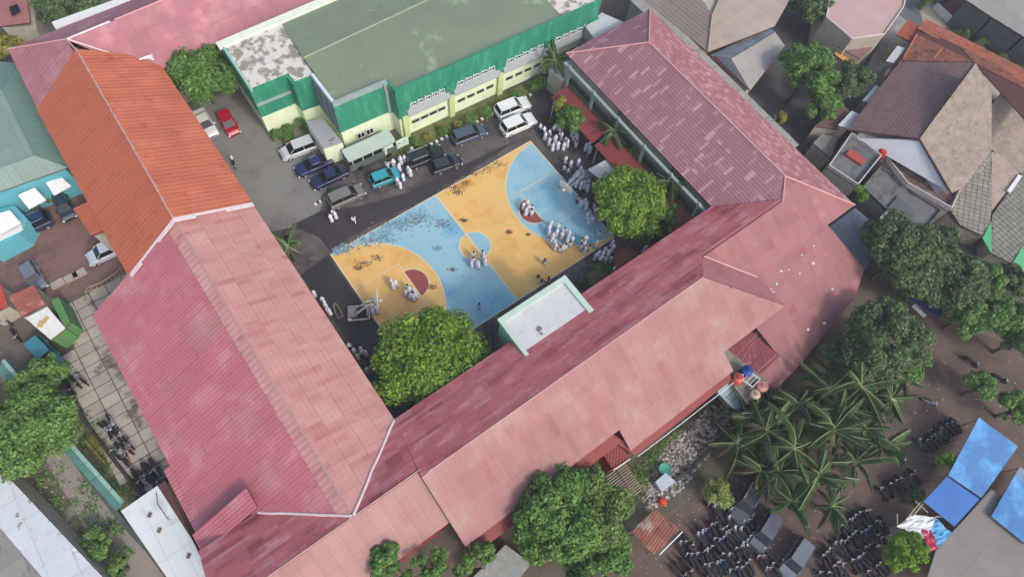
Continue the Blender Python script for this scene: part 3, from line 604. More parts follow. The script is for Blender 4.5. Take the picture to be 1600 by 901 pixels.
# ------------------------------------------------------------------ green building
gn = thing('green_building', 'two storey emerald green and pale lime building with grey green flat roof', 'building', (20, 32, 0))
ZT = 8.2
fx = lambda x: 25.6-(x-15.1)*.063                    # front line of the long facade
yb = lambda x: 42.3-(x-2.2)*.02
FP = [(8.55, 27.7), (15.05, 27.2), (15.1, 25.6), (43.6, fx(43.6)), (43.9, 41.3), (2.2, 42.3), (2.0, 34.6), (6.25, 34.3), (6.35, 32.9), (8.5, 32.6)]
m = MB(); m.prism(FP, 3.4, ZT-.25); m.build('upper_wall', wallG, gn)
def inset(pts, d):
    n = len(pts); out = []; a = sum(pts[i][0]*pts[(i+1) % n][1]-pts[(i+1) % n][0]*pts[i][1] for i in range(n)); sg = 1 if a > 0 else -1
    for i in range(n):
        p0, p1, p2 = Vector(pts[i-1]), Vector(pts[i]), Vector(pts[(i+1) % n]); e1 = (p1-p0).normalized(); e2 = (p2-p1).normalized()
        n1 = Vector((-e1.y, e1.x))*sg; n2 = Vector((-e2.y, e2.x))*sg; k = (n1+n2); k = k/max(.3, k.length_squared)*2; out.append((p1.x+k.x*d, p1.y+k.y*d))
    return out
FI = inset(FP, .05)
m = MB(); m.prism(FI, 0, 3.38); m.build('lower_wall', wallY, gn)
# roof: mottled slab west, green sheets, mottled slab east
for pts in ([(2.5, 42.0), (2.3, 34.9), (6.6, 34.6), (6.7, 33.2), (8.9, 32.9), (9.55, 41.8)], [(38.6, 41.2), (38.0, 24.6), (43.2, 24.3), (43.5, 41.1)]):
    m = MB(); m.prism(pts, ZT-.24, ZT-.05); m.build('slab_roof', mottle, gn)
for (pts) in ([(8.95, 28.1, ZT-.1), (14.75, 27.7, ZT-.1), (15.0, 26.1, ZT-.12), (38.0, 24.7, ZT-.12), (38.3, 35, ZT+.45), (9.0, 35, ZT+.45)], [(9.0, 35, ZT+.45), (38.3, 35, ZT+.45), (38.5, 41.3, ZT-.1), (9.5, 41.8, ZT-.1)]):
    m = MB(); m.prism([tuple(p) for p in pts], -.14, 0); m.build('green_roof_sheet', greenR, gn)
ridge(gn, (9, 35, ZT+.46), (38.2, 35, ZT+.46), .09, M('pale_green_ridge', (148, 164, 132), .06, 1.), 'ridge_line', up=0)
def parapet(a, b, wd, z0, z1, mat, name='parapet'):
    a, b = Vector(a), Vector(b); d = (b-a).normalized(); q = Vector((-d.y, d.x))*wd
    m = MB(); m.prism([tuple(a), tuple(b), tuple(b+q), tuple(a+q)], z0, z1); return m.build(name, mat, gn)
parapet((1.9, 41.5), (43.9, 40.7), .95, ZT-.1, ZT+.3, M('pale_lime_parapet', (222, 232, 208), .05, 1.), 'parapet')
parapet((15.12, 25.55), (43.6, fx(43.6)-.03), .3, ZT-.3, ZT+.22, wallG); parapet((2.28, 42.2), (2.06, 34.5), .28, ZT-.3, ZT+.18, M('pale_teal_parapet', (150, 190, 172), .1, 1.))
parapet((15.08, 25.8), (15.02, 27.4), -.3, ZT-.3, ZT+.21, wallG)
pgr = M('grey_stone_cladding', (150, 166, 162), .1, 1., .8); pgd = M('blue_grey_cladding', (108, 128, 130), .1, .8, .8)
parapet((8.5, 27.68), (15.05, 27.18), .32, ZT-.3, ZT+.35, pgr); parapet((8.53, 32.6), (8.52, 28.02), .34, ZT-.3, ZT+.34, M('white_parapet', (206, 216, 214), .05, 1.))
m = MB(); m.box((8.48, 30.1, 5.6), (.06, 4.9, 4.9)); m.build('cladding', pgd, gn)
for k in range(3): m = MB(); m.box((8.43, 31.7-k*1.5, 5.6), (.06, .12, 4.9)); m.build('cladding_rib', pgr, gn)
m = MB(); m.box((14.8, 27.12, 5.9), (.45, .18, 5.), -.07); m.build('pilaster', pgr, gn)
m = MB(); m.box((11.6, 27.42, 3.35), (6.3, .1, .12), -.075); m.build('string_course', wallY, gn)
parapet((2.05, 34.58), (6.2, 34.28), -.12, 5.4, 5.8, pgr, 'string_course')
parapet((2.0, 34.6), (6.22, 34.3), -.1, 3.2, 3.45, wallY, 'string_course')
# long facade: green band above, recessed window strip, sloping grey canopy, pale wall with vents
fr = M('white_window_frame', (224, 228, 224), .04, 1.)
ang = math.atan(-.063)
bays = [(16.6, 21.4), (22.9, 28.4), (29.9, 35.5), (37.0, 42.4)]
for i, (xa, xb) in enumerate(bays):
    n_ = 5; st = (xb-xa)/n_
    for k in range(n_):
        a = xa+k*st+.08; b = xa+(k+1)*st-.08; window(gn, (a, fx(a)), (b, fx(b)), 4.78, 5.3, (0, -1), fr, glass, 1)
    xm = (xa+xb)/2; m = MB(); a, b = xa-.45, xb+.45
    m.prism([(a, fx(a)-.06, 4.75), (b, fx(b)-.06, 4.75), (b, fx(b)-.5, 3.85), (a, fx(a)-.5, 3.85)], -.12, 0); m.build('canopy', M('grey_canopy', (158, 164, 164), .07, .8, .8), gn)
    for k in range(4):
        a = xa+(k+.5)*(xb-xa)/4; window(gn, (a-.5, fx(a-.5)), (a+.5, fx(a+.5)), 1.75, 2.2, (0, -1), M('vent_frame', (120, 126, 116), .05, 1.), black, 0)
    for k in range(5):
        a = xa+k*(xb-xa)/5+.2; m = MB(); m.box((a, fx(a)-.1, 5.35), (.08, .1, .55), ang); m.build('bracket', fr, gn)
for xx in (15.8, 22.1, 29.1, 36.2, 43.0):
    m = MB(); m.box((xx, fx(xx)-.18, 1.9), (.7, .35, 3.8), ang); m.build('pillar', M('lime_pillar', (196, 216, 148), .06, 1.), gn)
    m = MB(); m.box((xx, fx(xx)-.1, 4.85), (1.3, .16, 1.9), ang); m.build('green_pier', wallG, gn)
for a in (10.2, 11.35): window(gn, (a, 27.5-(a-8.5)*.077), (a+.95, 27.5-(a+.95-8.5)*.077), 1.35, 2.35, (0, -1), fr, glass, 1)
flat_block('entrance_porch', 'grey flat porch roof tucked in the corner of the green building', 'porch', [(478, 190), (505, 185), (535, 222), (505, 232)], 3.2, M('grey_porch_slab', (158, 160, 160), .06, .8, .8, blot=((124, 112, 96), .8, .62, .66)), wallY)
# kerb of alternating white and black blocks, hedge bed
kb = thing('painted_kerb', 'black and white painted kerb in front of the green building hedge', 'kerb', (25, 23, 0))
A, B = P(664, 231), P(834, 147); n_ = 44; bl = {}
for nm, c in (('w', (220, 218, 210)), ('b', (60, 60, 58))):
    m = MB(); m.box((0, 0, .11), ((B-A).length/n_-.03, .3, .22)); bl[nm] = m.mesh('kerb_block', mat=M('kerb_'+('white' if nm == 'w' else 'black'), c, .08, 3., .8))
for k in range(n_):
    p = A.lerp(B, (k+.5)/n_); o = bpy.data.objects.new('kerb_block', bl['wb'[k % 2]]); link(o, kb); o.location = (p.x-25, p.y-23, 0); o.rotation_euler = (0, 0, math.atan2(B.y-A.y, B.x-A.x))
sheet('hedge_soil', PP([(560, 262), (640, 232), (662, 232), (834, 148), (826, 128), (640, 208), (545, 235)]), .008, M('lawn_soil', (104, 108, 66), .2, .8, .95, fine=.2, blot=((78, 96, 44), .6, .5, .6)), 'structure')
k2 = thing('painted_kerb', 'short white and black kerb beside the grey minivan at the driveway mouth', 'kerb', (2, 22, 0))
A, B = P(492, 320), P(512, 309)
for k in range(6):
    p = A.lerp(B, (k+.5)/6); o = bpy.data.objects.new('kerb_block', bl['wb'[k % 2]]); link(o, k2); o.location = (p.x-2, p.y-22, 0); o.rotation_euler = (0, 0, math.atan2(B.y-A.y, B.x-A.x))
# sign board
sb = thing('sign_board', 'pale green notice board with four dark marks beside the minibus', 'sign', tuple(P(621, 247, 0)))
A, B = P(603, 247), P(639.5, 229); d = (B-A).normalized(); rz = math.atan2(d.y, d.x); c = (A+B)/2
m = MB(); m.box((c.x, c.y, 1.35), ((B-A).length, .08, 1.5), rz); m.build('board', M('pale_mint_board', (206, 228, 206), .04, 1., .5), sb)
for k in (-1, 1): m = MB(); q = c+d*k*(B-A).length*.42; m.tube([(q.x, q.y, 0), (q.x, q.y, .62)], .05); m.build('post', steel, sb)
nn = Vector((d.y, -d.x, 0))
for k in range(4):
    m = MB(); q = c+d*(k-1.5)*.72+nn*.045
    for j in range(3):
        qq = q+d*(j-1)*.11; m.box((qq.x, qq.y, 1.5+(.06 if j == 1 else 0)), (.08, .012, .22-.05*j), rz)
    m.build('mark', M('dark_green_mark', (50, 84, 84), .1, 1.), sb)
# ------------------------------------------------------------------ teal roofed house, car-yard side
th = thing('teal_roof_house', 'pale teal hipped roof house with cyan walls on the left edge', 'house', tuple(P(40, 220, 0)))
tp = [FP3([(27, 100, 4.8), (106, 262, 4.8), (54, 243, 6.4), (4, 140, 6.4)]), FP3([(106, 262, 4.8), (-60, 320, 4.8), (-60, 285, 6.4), (54, 243, 6.4)]), FP3([(4, 140, 6.4), (54, 243, 6.4), (-60, 285, 6.4), (-90, 160, 6.4)]), FP3([(27, 100, 4.8), (4, 140, 6.4), (-90, 160, 6.4), (-60, 90, 4.8)])]
dk = deck(th, tp, deckM)
for i, p in enumerate(tp): roof_plane(dk, p, .9, 2.6, 'rib', .45, .02, (tealD, teal, teal, tealD)[i])
for a, b in ((0, 3), (1, 2)): pass
ridge(th, tp[0][2], tp[0][3], .07, M('teal_ridge', (110, 140, 130), .05, 1.)); ridge(th, tp[0][1], tp[0][2], .07, MC['teal_ridge']); ridge(th, tp[1][2], tp[1][3], .07, MC['teal_ridge'])
fa, fb = Vector(P(112, 277, 3.2)), Vector(P(-60, 372, 3.2)); fd = (fb-fa).normalized(); fn = Vector((fd.y, -fd.x, 0))
if fn.y > 0: fn = -fn
wa, wb_ = Vector(P(106, 262, 4.6)), Vector(P(-60, 320, 4.6)); dd = (wb_-wa).normalized()
m = MB(); k_ = Vector((-dd.y, dd.x, 0)); k_ = k_ if k_.y > 0 else -k_
m.prism([tuple((wa+dd*.3)[:2]), tuple((wb_)[:2]), tuple((wb_+k_*12)[:2]), tuple((wa+dd*.3+k_*12)[:2])], 0, 4.65); m.build('wall', cyanW, th)
for i, q in enumerate(([(72, 286), (92, 273), (112, 291), (85, 306)], [(28, 305), (54, 293), (73, 313), (46, 327)], [(-15, 338), (15, 328), (34, 349), (2, 366)])):
    hs = (3.6, 3.6, 2.9, 2.9); pts = [tuple(P(u, v, h)) for (u, v), h in zip(q, hs)]
    r = thing('window_awning', ('white awning nearest the orange roof on the cyan wall', 'middle white awning on the cyan wall', 'white awning at the left edge of the cyan wall')[i], 'awning', (pts[0][0], pts[0][1], 0), 'white awnings on the cyan wall')
    dk = deck(r, [pts], steel, 'awning_frame', .05); roof_plane(dk, pts, .9, 1.0, 'rib', .3, .02, whiteT, 'awning_sheet')
cy2 = thing('cyan_annex', 'bright cyan wall piece and white roof strip at the left edge beside the navy car', 'wall', tuple(P(20, 350, 0)))
m = MB(); q = PP([(-20, 330), (22, 320), (42, 342), (30, 366), (-20, 392)], 2.6); m.prism([p[:2] for p in q], 0, 2.5); m.build('wall', cyanW, cy2)
m = MB(); q = PP([(-20, 352), (2, 344), (10, 354), (32, 346), (35, 358), (-20, 384)], 2.7); m.prism([p[:2] for p in q], 2.52, 2.66); m.build('coping', whiteT, cy2)
# ------------------------------------------------------------------ kiosk with rusty roof, green walls
ki = small_roof('rusty_shed', 'rusty red brown shed roof between the grey car and white kiosk roof', 'shed', [(14, 463, 2.8), (54, 445, 3.0), (72, 476, 3.0), (34, 496, 2.7)], M('red_rust_sheet', (150, 86, 76), .12, .8, .8, .12, ((192, 132, 112), .7, .56, .64), fine=.1), 1.0, 2.2, wm=wallC)
small_roof('white_kiosk', 'white flat roofed kiosk with a wooden hatch beside the teal hatchback', 'kiosk', [(40, 497, 2.9), (74, 479, 2.9), (103, 513, 2.8), (80, 531, 2.8)], M('white_kiosk_sheet', (224, 222, 214), .05, .8, .7, .04), 1.6, 2.4, wm=M('lime_kiosk_wall', (92, 142, 84), .1, 1.))
small_roof('green_kiosk_wing', 'narrow lime green roofed strip along the kiosk', 'kiosk', [(80, 470, 2.6), (92, 464, 2.6), (110, 503, 2.6), (102, 513, 2.6)], M('lime_green_sheet', (88, 136, 80), .1, .8, .7, .06), .8, 1.5, wm=MC['lime_kiosk_wall'])
small_roof('red_stall', 'red roofed stall cut by the left edge of the view', 'stall', [(-20, 455, 2.6), (2, 445, 2.6), (14, 478, 2.6), (-20, 496, 2.6)], M('dull_red_sheet', (176, 74, 60), .1, .8, .8, .1), .9, 1.6, wm=wallC)
m = MB(); m.box((*P(70, 501, 2.95)[:2], 2.98), (.9, .35, .1), .5); m.box((*P(64, 506, 2.95)[:2], 2.98), (.7, .5, .08), .9); m.build('wooden_hatch', M('raw_wood', (196, 164, 116), .12, 2.), None, label='pale wooden board lying on the white kiosk roof', cat='board')
# planter blocks and trellis in the yard
for i, (u, v) in enumerate(((92, 444), (113, 434), (126, 428))):
    m = MB(); p = P(u, v, 0); m.box((p.x, p.y, .18), (1.35, .75, .36), .02); m.build('concrete_block', M('pale_block', (172, 164, 150), .08, 1.), None, label=('first', 'second', 'third')[i]+' pale concrete block from the grey car toward the silver car', cat='block', group='concrete blocks along the yard edge')
tr = thing('bamboo_trellis', 'pale bamboo ladder trellis leaning beside the orange roof corner', 'trellis', tuple(P(170, 440, 0)))
A = [P(u, v, 1.2) for u, v in ((133, 457), (160, 448), (182, 435), (198, 424))]; Bq = [P(u, v, 1.2) for u, v in ((137, 449), (158, 441), (178, 428), (193, 415))]
for pth in (A, Bq): m = MB(); m.tube(pth, .05, 5); m.build('rail', M('bamboo', (170, 160, 116), .1, 2.), tr)
for k in range(10):
    t = k/9*2.999; i = int(t); a = A[i].lerp(A[i+1], t-i); b = Bq[i].lerp(Bq[i+1], t-i); m = MB(); m.tube([a, b], .035, 5); m.build('rung', MC['bamboo'], tr)
for q in (A[0], A[3]): m = MB(); m.tube([(q.x, q.y, 0), tuple(q)], .05, 5); m.build('post', MC['bamboo'], tr)
# ------------------------------------------------------------------ railing strip, garden grid, lane edge
rl = thing('teal_steel_canopy', 'long narrow teal steel canopy strip running beside the garden lane', 'canopy', tuple(P(130, 700, 0)))
tl = M('teal_steel', (88, 132, 118), .12, 1., .6, fine=.08); tl2 = M('pale_teal_steel', (140, 178, 164), .1, 1., .6)
for i, (pa, pb, w_, mm) in enumerate((((0, 570), (60, 640), .9, tl), ((90, 682), (188, 792), .85, tl), ((99, 681), (192, 786), .35, tl2), ((4, 562), (66, 634), .35, tl2))):
    a, b = P(*pa, 2.4+.1*(i > 1)), P(*pb, 2.4+.1*(i > 1)); d = (b-a).normalized(); q = Vector((-d.y, d.x, 0))*w_*.5
    nseg = 5
    for k in range(nseg):
        p0 = a.lerp(b, k/nseg)+d*.03; p1 = a.lerp(b, (k+1)/nseg)-d*.03; m = MB(); m.prism([tuple(p0-q), tuple(p1-q), tuple(p1+q), tuple(p0+q)], -.06, 0); m.build('canopy_sheet', mm, rl)
for k in range(8):
    p = P(6+26*k, 572+31.5*k, 0); m = MB(); m.tube([(p.x, p.y, 0), (p.x, p.y, 2.3)], .05, 5); m.build('post', tl, rl)
gw = thing('low_wall', 'dark low kerb wall between the slab paving and the garden strip', 'wall', tuple(P(170, 690, 0)))
m = MB(); pts = [P(u, v, .4) for u, v in ((95, 590), (130, 655), (180, 722), (228, 782))]
for i in range(3):
    a, b = pts[i], pts[i+1]; d = (b-a).normalized(); q = Vector((-d.y, d.x, 0))*.14; m = MB(); m.prism([tuple((a-q)[:2]), tuple((b-q)[:2]), tuple((b+q)[:2]), tuple((a+q)[:2])], 0, .45); m.build('wall_segment', M('dark_wall', (74, 68, 62), .15, 1.), gw)
m = MB(); m.tube([p+Vector((0, 0, .35)) for p in pts], .04, 5); m.build('rail', M('brown_rail', (96, 74, 66), .1, 1.), gw)
gr_ = thing('garden_grid', 'dark timber grid over the yellow green garden plot', 'frame', tuple(P(150, 700, 0)))
for a, b in (((130, 680), (168, 724)), ((146, 676), (178, 712)), ((126, 690), (150, 676)), ((140, 706), (166, 690)), ((156, 722), (176, 706))):
    m = MB(); m.tube([P(*a, .6), P(*b, .6)], .05, 5); m.build('timber', M('dark_timber', (66, 60, 40), .1, 2.), gr_)
sheet('moss_plot', PP([(128, 686), (146, 676), (178, 712), (164, 726)]), .02, M('yellow_green_moss', (138, 134, 56), .2, 1.5, .95, fine=.2))
lw = thing('lane_wall', 'long grey wall edging the garden lane under the teal canopy', 'wall', tuple(P(180, 800, 0)))
m = MB(); pts = [P(u, v, .5) for u, v in ((95, 690), (150, 762), (205, 830), (275, 905), (330, 965))]
for i in range(4):
    a, b = pts[i], pts[i+1]; d = (b-a).normalized(); q = Vector((-d.y, d.x, 0))*.22; m = MB(); m.prism([tuple((a-q)[:2]), tuple((b-q)[:2]), tuple((b+q)[:2]), tuple((a+q)[:2])], 0, .6); m.build('wall_segment', M('damp_grey_wall', (88, 92, 88), .15, .8), lw)
# white roofs bottom left
wr = small_roof('white_roof_shed', 'bright white metal roofed shed beside the crimson roof corner', 'shed', [(189, 798, 3.6), (258, 750, 3.6), (302, 845, 3.6), (392, 985, 3.6), (330, 1000, 3.6)], M('bright_white_sheet', (212, 216, 212), .03, .5, .6, .03, fine=.03, blot=((184, 190, 190), .3, .6, .75)), 1.9, 3.4, wm=wallC, prof='rib', pitch=.9, amp=.02)
for u, v in ((234, 804), (249, 828), (295, 868)):
    m = MB(); p = P(u, v, 3.7); m.box((p.x, p.y, 3.72), (.4, .28, .12), .7); m.build('roof_vent', M('brown_vent', (110, 94, 88), .1, 1.), wr)
m = MB(); m.tube([P(244, 769, 3.72), P(247, 788, 3.72), (P(264, 812, 3.72))], .03, 5); m.build('cable', black, wr)
small_roof('white_gutter_roof', 'long dirty white roof band crossing the bottom left corner', 'roof', [(-20, 722, 3.2), (4, 735, 3.2), (165, 905, 3.2), (220, 975, 3.2), (130, 975, 3.2), (-20, 800, 3.2)], M('dirty_white_sheet', (200, 204, 206), .06, .8, .7, .05, ((110, 108, 104), 1.1, .62, .7), fine=.06), 2.2, 2.4, wm=wallC)
small_roof('grey_corner_house', 'dull grey roofed building in the bottom left corner', 'house', [(-20, 792, 3.0), (8, 800, 3.0), (110, 915, 3.0), (150, 975, 3.0), (-60, 975, 3.0)], M('dull_grey_sheet', (140, 138, 132), .08, .5, .85, .09, ((110, 108, 102), .6, .55, .7)), 2.6, 3.0, wm=wallC, prof='flat', amp=.05)
# ------------------------------------------------------------------ neighbourhood on the right
def house(name, label, roofs, wl, cat='house', group=None, caps=()):
    c = cxy(P3(roofs[0][0])); r = thing(name, label, cat, c, group)
    ps = [FP3(q[0]) for q in roofs]; dk = deck(r, ps, deckM, th=.12)
    for q, p in zip(roofs, ps): roof_plane(dk, p, *q[1:])
    for w_ in wl: walls(r, [p[:2] for p in PP(w_[0], w_[1])], w_[2], w_[3], w_[4], 'wall')
    for a, b, rad, mt in caps: ridge(r, P(*a), P(*b), rad, mt)
    return r
house('tan_roof_house', 'large tan and brown hipped roof behind the mauve wing at the top', [
    ([(1008, 2, 5.5), (1106, 82, 5.5), (1113, 22, 8.0), (1060, -50, 8.)], 2.2, 1.6, 'course', .4, .03, tanD),
    ([(1106, 82, 5.5), (1210, 42, 5.5), (1262, -50, 5.5), (1150, -60, 8.), (1113, 22, 8.0)], 1.6, 2.4, 'rib', .6, .03, tan)],
    [([(1000, -30), (1100, 72), (1200, 36), (1240, -60), (1100, -90)], 5., 0, 5.1, wallC)], caps=[((1106, 82, 5.6), (1113, 22, 8.1), .08, graycap)])
house('grey_valley_house', 'pale grey sheet roofed house under the tan roof beside the alley', [
    ([(1108, 88, 4.6), (1142, 92, 5.4), (1210, 50, 5.4), (1200, 44, 4.6)], 1.6, 1.6, 'rib', .5, .03, grayS),
    ([(1142, 92, 5.4), (1172, 142, 4.4), (1226, 72, 4.4), (1210, 50, 5.4)], 1.6, 2.6, 'rib', .5, .03, M('pale_beige_sheet', (160, 156, 148), .05, .8, .7, .04)),
    ([(1108, 88, 4.6), (1142, 92, 5.4), (1172, 142, 4.4), (1168, 138, 4.0)], 1.6, 1.6, 'rib', .5, .03, M('slate_sheet', (104, 108, 110), .08, .8, .7))],
    [([(1112, 90), (1168, 138), (1220, 70), (1200, 50)], 4.2, 0, 4.1, wallC)])
# concrete gutter strip along the outer mauve eave
gs = thing('concrete_strip', 'pale concrete ledge running along the outer edge of the mauve roof', 'ledge', (50.5, 8, 0))
m = MB(); m.prism([(49.3, 24), (51.6, 24), (51.2, -4.5), (49.3, -4.5)], 5.2, 5.5)
m.build('ledge', M('ledge_concrete', (158, 156, 146), .12, .7, .9, blot=((128, 130, 120), .5, .52, .68)), gs)
m = MB(); m.prism([(49.5, 24), (51.3, 24), (51., -4.4), (49.5, -4.4)], 0, 5.18); m.build('wall', wallC, gs)
for k in range(9): m = MB(); m.box((50.4, 22.-k*3.1, 5.52), (1.9, .1, .06)); m.build('joint_rib', grayC, gs)
flat_block('pink_terrace_house', 'cream pink flat roofed house above the small orange canopy', 'house', [(1290, 28), (1300, -30), (1420, -30), (1412, 12), (1382, 55), (1330, 62)], 5.4, M('pink_cream_roof', (188, 158, 152), .06, .5, .85, blot=((196, 150, 146), .3, .52, .68)), wallC, .2, M('cream_parapet', (214, 200, 190), .06, 1.))
flat_block('brown_window_block', 'low brown and grey roofed block below the pink terrace', 'house', [(1300, 52), (1330, 64), (1365, 72), (1345, 92), (1310, 74)], 3.4, M('maroon_flat', (134, 104, 100), .15, .8, .85), wallC)
small_roof('orange_canopy', 'small orange yellow canopy beside the dark green tree', 'canopy', [(1303, 84, 2.6), (1312, 76, 2.6), (1340, 98, 2.6), (1330, 106, 2.5)], M('orange_yellow_sheet', (216, 156, 92), .08, 1., .7, .05), .8, 1.2, wm=wallC)
house('orange_tile_house', 'row of old orange tiled roofs behind the brown tiled gable house', [
    ([(1405, 97, 4.6), (1432, 52, 4.6), (1523, 99, 6.4), (1470, 97, 6.)], 1.9, 1.4, 'course', .35, .04, tileO),
    ([(1523, 99, 6.4), (1432, 52, 4.7), (1436, 42, 4.6), (1560, 102, 6.2), (1640, 160, 6.2), (1640, 230, 4.6)], 1.9, 1.4, 'course', .35, .04, tileO),
    ([(1436, 42, 4.6), (1446, 30, 4.2), (1640, 128, 4.2), (1640, 160, 5.6)], 1.9, 1.4, 'course', .35, .04, M('orange_brown_tile', (156, 92, 70), .2, 1.4, .9, .08, ((110, 84, 66), 1.2, .5, .65), fine=.18))],
    [([(1430, 52), (1600, 130), (1600, 190), (1540, 150)], 4., 0, 4.2, wallC)], caps=[((1434, 44, 4.9), (1640, 158, 5.9), .14, M('bright_orange_ridge', (196, 116, 84), .15, 2.)), ((1432, 54, 4.8), (1411, 92, 4.8), .09, MC['bright_orange_ridge']), ((1472, 76, 5.9), (1458, 93, 5.8), .08, MC['bright_orange_ridge'])])
small_roof('red_brick_roof', 'small red tiled roof at the head of the town lane', 'house', [(1400, 55, 4.2), (1418, 32, 4.2), (1442, 44, 4.4), (1428, 68, 4.4)], M('brick_red_tile', (160, 84, 66), .15, 1., .9, .06), 1.2, 1.2, 'course', .35, .03, wm=wallC)
# main brown gable house: west slope brown, east slopes lichen beige, white gable facing the terraces
bh = house('brown_gable_house', 'big gable house with brown tiled slope and lichen beige slope over a white gable wall', [
    ([(1324, 203, 5.0), (1436, 217, 7.6), (1524, 99, 7.6), (1406, 97, 5.0)], 1.9, 1.5, 'course', .34, .04, tileB),
    ([(1436, 217, 7.6), (1486, 302, 4.6), (1504, 294, 4.6), (1549, 234, 4.6), (1549, 146, 6.0), (1524, 99, 7.6)], 1.9, 1.5, 'course', .34, .035, tileM),
    ([(1549, 234, 4.6), (1549, 164, 6.1), (1571, 137, 6.5), (1640, 170, 5.4), (1640, 300, 4.2), (1590, 268, 4.4)], 1.9, 1.5, 'course', .34, .035, tileM),
    ([(1549, 232, 4.4), (1592, 270, 4.4), (1572, 300, 3.8), (1549, 330, 3.6)], 1.5, 1.3, 'course', .34, .035, M('beige_low_tile', (186, 164, 146), .1, 1., .9, .05))],
    [([(1345, 206), (1430, 220), (1478, 290), (1540, 225), (1520, 110), (1415, 105)], 5.0, 0, 4.4, M('white_gable_paint', (212, 214, 218), .05, 1., .8))],
    caps=[((1436, 217, 7.65), (1524, 99, 7.65), .08, M('dark_verge', (92, 68, 68), .1, 1.)), ((1436, 217, 7.65), (1486, 302, 4.65), .09, MC['dark_verge']), ((1324, 203, 5.05), (1436, 217, 7.65), .07, MC['dark_verge'])])
a, b, c = P(1344, 212, 5.0), P(1436, 221, 7.3), P(1482, 298, 4.5)
m = MB(); a0, c0 = Vector((a.x, a.y, 4.38)), Vector((c.x, c.y, 4.38)); m.add([a0, c0, b, a0+Vector((.15, .15, 0)), c0+Vector((.15, .15, 0)), b+Vector((.15, .15, 0))], [(0, 1, 2), (3, 5, 4), (0, 2, 5, 3), (1, 4, 5, 2), (0, 3, 4, 1)])
m.build('gable_wall', MC['white_gable_paint'], bh)
for u, v in ((1545, 254), (1592, 286)):
    a, b = P(u-16, v+14, 4.1), P(u+2, v-12, 4.5); d = (b-a).normalized(); q = Vector((-d.y, d.x, 0))*.22; m = MB(); m.prism([tuple(a-q), tuple(b-q), tuple(b+q), tuple(a+q)], -.06, .05); m.build('white_gutter', whiteT, bh)
for i, (pts, lb) in enumerate((([(1480, 322, 3.2), (1548, 236, 4.6), (1549, 330, 3.4), (1545, 368, 2.8), (1530, 366, 2.8), (1500, 352, 2.8)], 'mossy grey tiled roof below the lichen beige roof'), ([(1550, 336, 3.2), (1600, 268, 4.4), (1650, 300, 4.2), (1650, 420, 2.8), (1598, 420, 2.8), (1549, 396, 2.8)], 'mossy grey tiled roof cut by the right edge of the view'))):
    r = thing('mossy_tile_roof', lb, 'roof', cxy(P3(pts)), 'mossy grey tiled roofs at the right'); p_ = P3(pts)
    # planar approximation through three corners
    A_, B_, C_ = Vector(p_[0]), Vector(p_[1]), Vector(p_[4]); nn = (B_-A_).cross(C_-A_); aa, bb = -nn.x/nn.z, -nn.y/nn.z; cc = A_.z-aa*A_.x-bb*A_.y
    p_ = [on_plane(u, v, cc, aa, bb) for u, v, h in pts]; dk = deck(r, [p_], deckM, th=.1); roof_plane(dk, p_, .62, .5, 'flat', .3, .05, tileG, 'roof_tile', .06, .05, None, .025)
    walls(r, [(p[0]*.93+cxy(p_)[0]*.07, p[1]*.93+cxy(p_)[1]*.07) for p in p_], 0, 2.3, wallC)
for i, q in enumerate(([(1535, 372, 2.9), (1549, 345, 3.2), (1549, 396, 2.9), (1546, 392, 2.9)], [(1582, 412, 2.9), (1598, 384, 3.2), (1604, 426, 2.9), (1598, 426, 2.9)])):
    m = MB(); m.prism(P3(q), -.05, .05); m.build('green_awning', M('mint_green_sheet', (96, 184, 128), .05, 1., .6), None, label=('mint green awning wedge between the two mossy roofs', 'mint green awning wedge at the right edge under the mossy roof')[i], cat='awning')
# terraces
flat_block('grey_terrace', 'grey concrete roof terrace with a long red bench beside the mauve roof', 'terrace', [(1292, 262), (1328, 210), (1375, 246), (1338, 292)], 4.0, darkC, M('terrace_wall', (176, 168, 158), .1, 1.), .5, M('pale_terrace_parapet', (196, 186, 178), .08, 1.))
flat_block('brick_courtyard', 'maroon and grey walled courtyard block under the white gable', 'courtyard', [(1378, 246), (1390, 226), (1478, 286), (1500, 292), (1482, 330), (1412, 290)], 3.2, M('maroon_court_floor', (112, 88, 84), .2, .8, .9, blot=((150, 142, 130), .5, .48, .6)), M('terrace_wall'), .7, M('pale_terrace_parapet'))
flat_block('lower_terrace', 'dark grey lower concrete terrace between the red bench terrace and the big trees', 'terrace', [(1346, 294), (1374, 262), (1412, 284), (1416, 296), (1470, 330), (1440, 366), (1400, 344)], 2.8, darkC, M('terrace_wall'), .35, darkC)
flat_block('slate_slab', 'slate grey slab roof with a pale corrugated hatch beside the trees', 'roof', [(1404, 306), (1426, 326), (1402, 362), (1375, 338)], 3.1, M('slate_slab', (96, 98, 100), .1, .8, .9), darkC)
small_roof('pale_hatch_roof', 'small pale corrugated hatch roof beside the slate slab', 'hatch', [(1372, 342, 3.3), (1387, 328, 3.3), (1408, 346, 3.3), (1392, 362, 3.3)], M('pale_sheet', (176, 174, 170), .06, 1., .7), .9, 1.6, pitch=.3, wm=darkC)
m = MB(); p0, p1 = P(1325, 237, 4.3), P(1350, 254, 4.3); d = (p1-p0).normalized(); q = Vector((-d.y, d.x, 0))*.55; m.prism([tuple(p0-q), tuple(p1-q), tuple(p1+q), tuple(p0+q)], -.25, .05); m.build('red_bench', M('red_painted_slab', (170, 82, 72), .08, 1., .7), None, label='long flat red slab lying on the grey roof terrace', cat='slab')
tk = thing('water_tank', 'bright red orange round water tank under the brown roof edge', 'water tank', tuple(P(1375, 240, 3.4)))
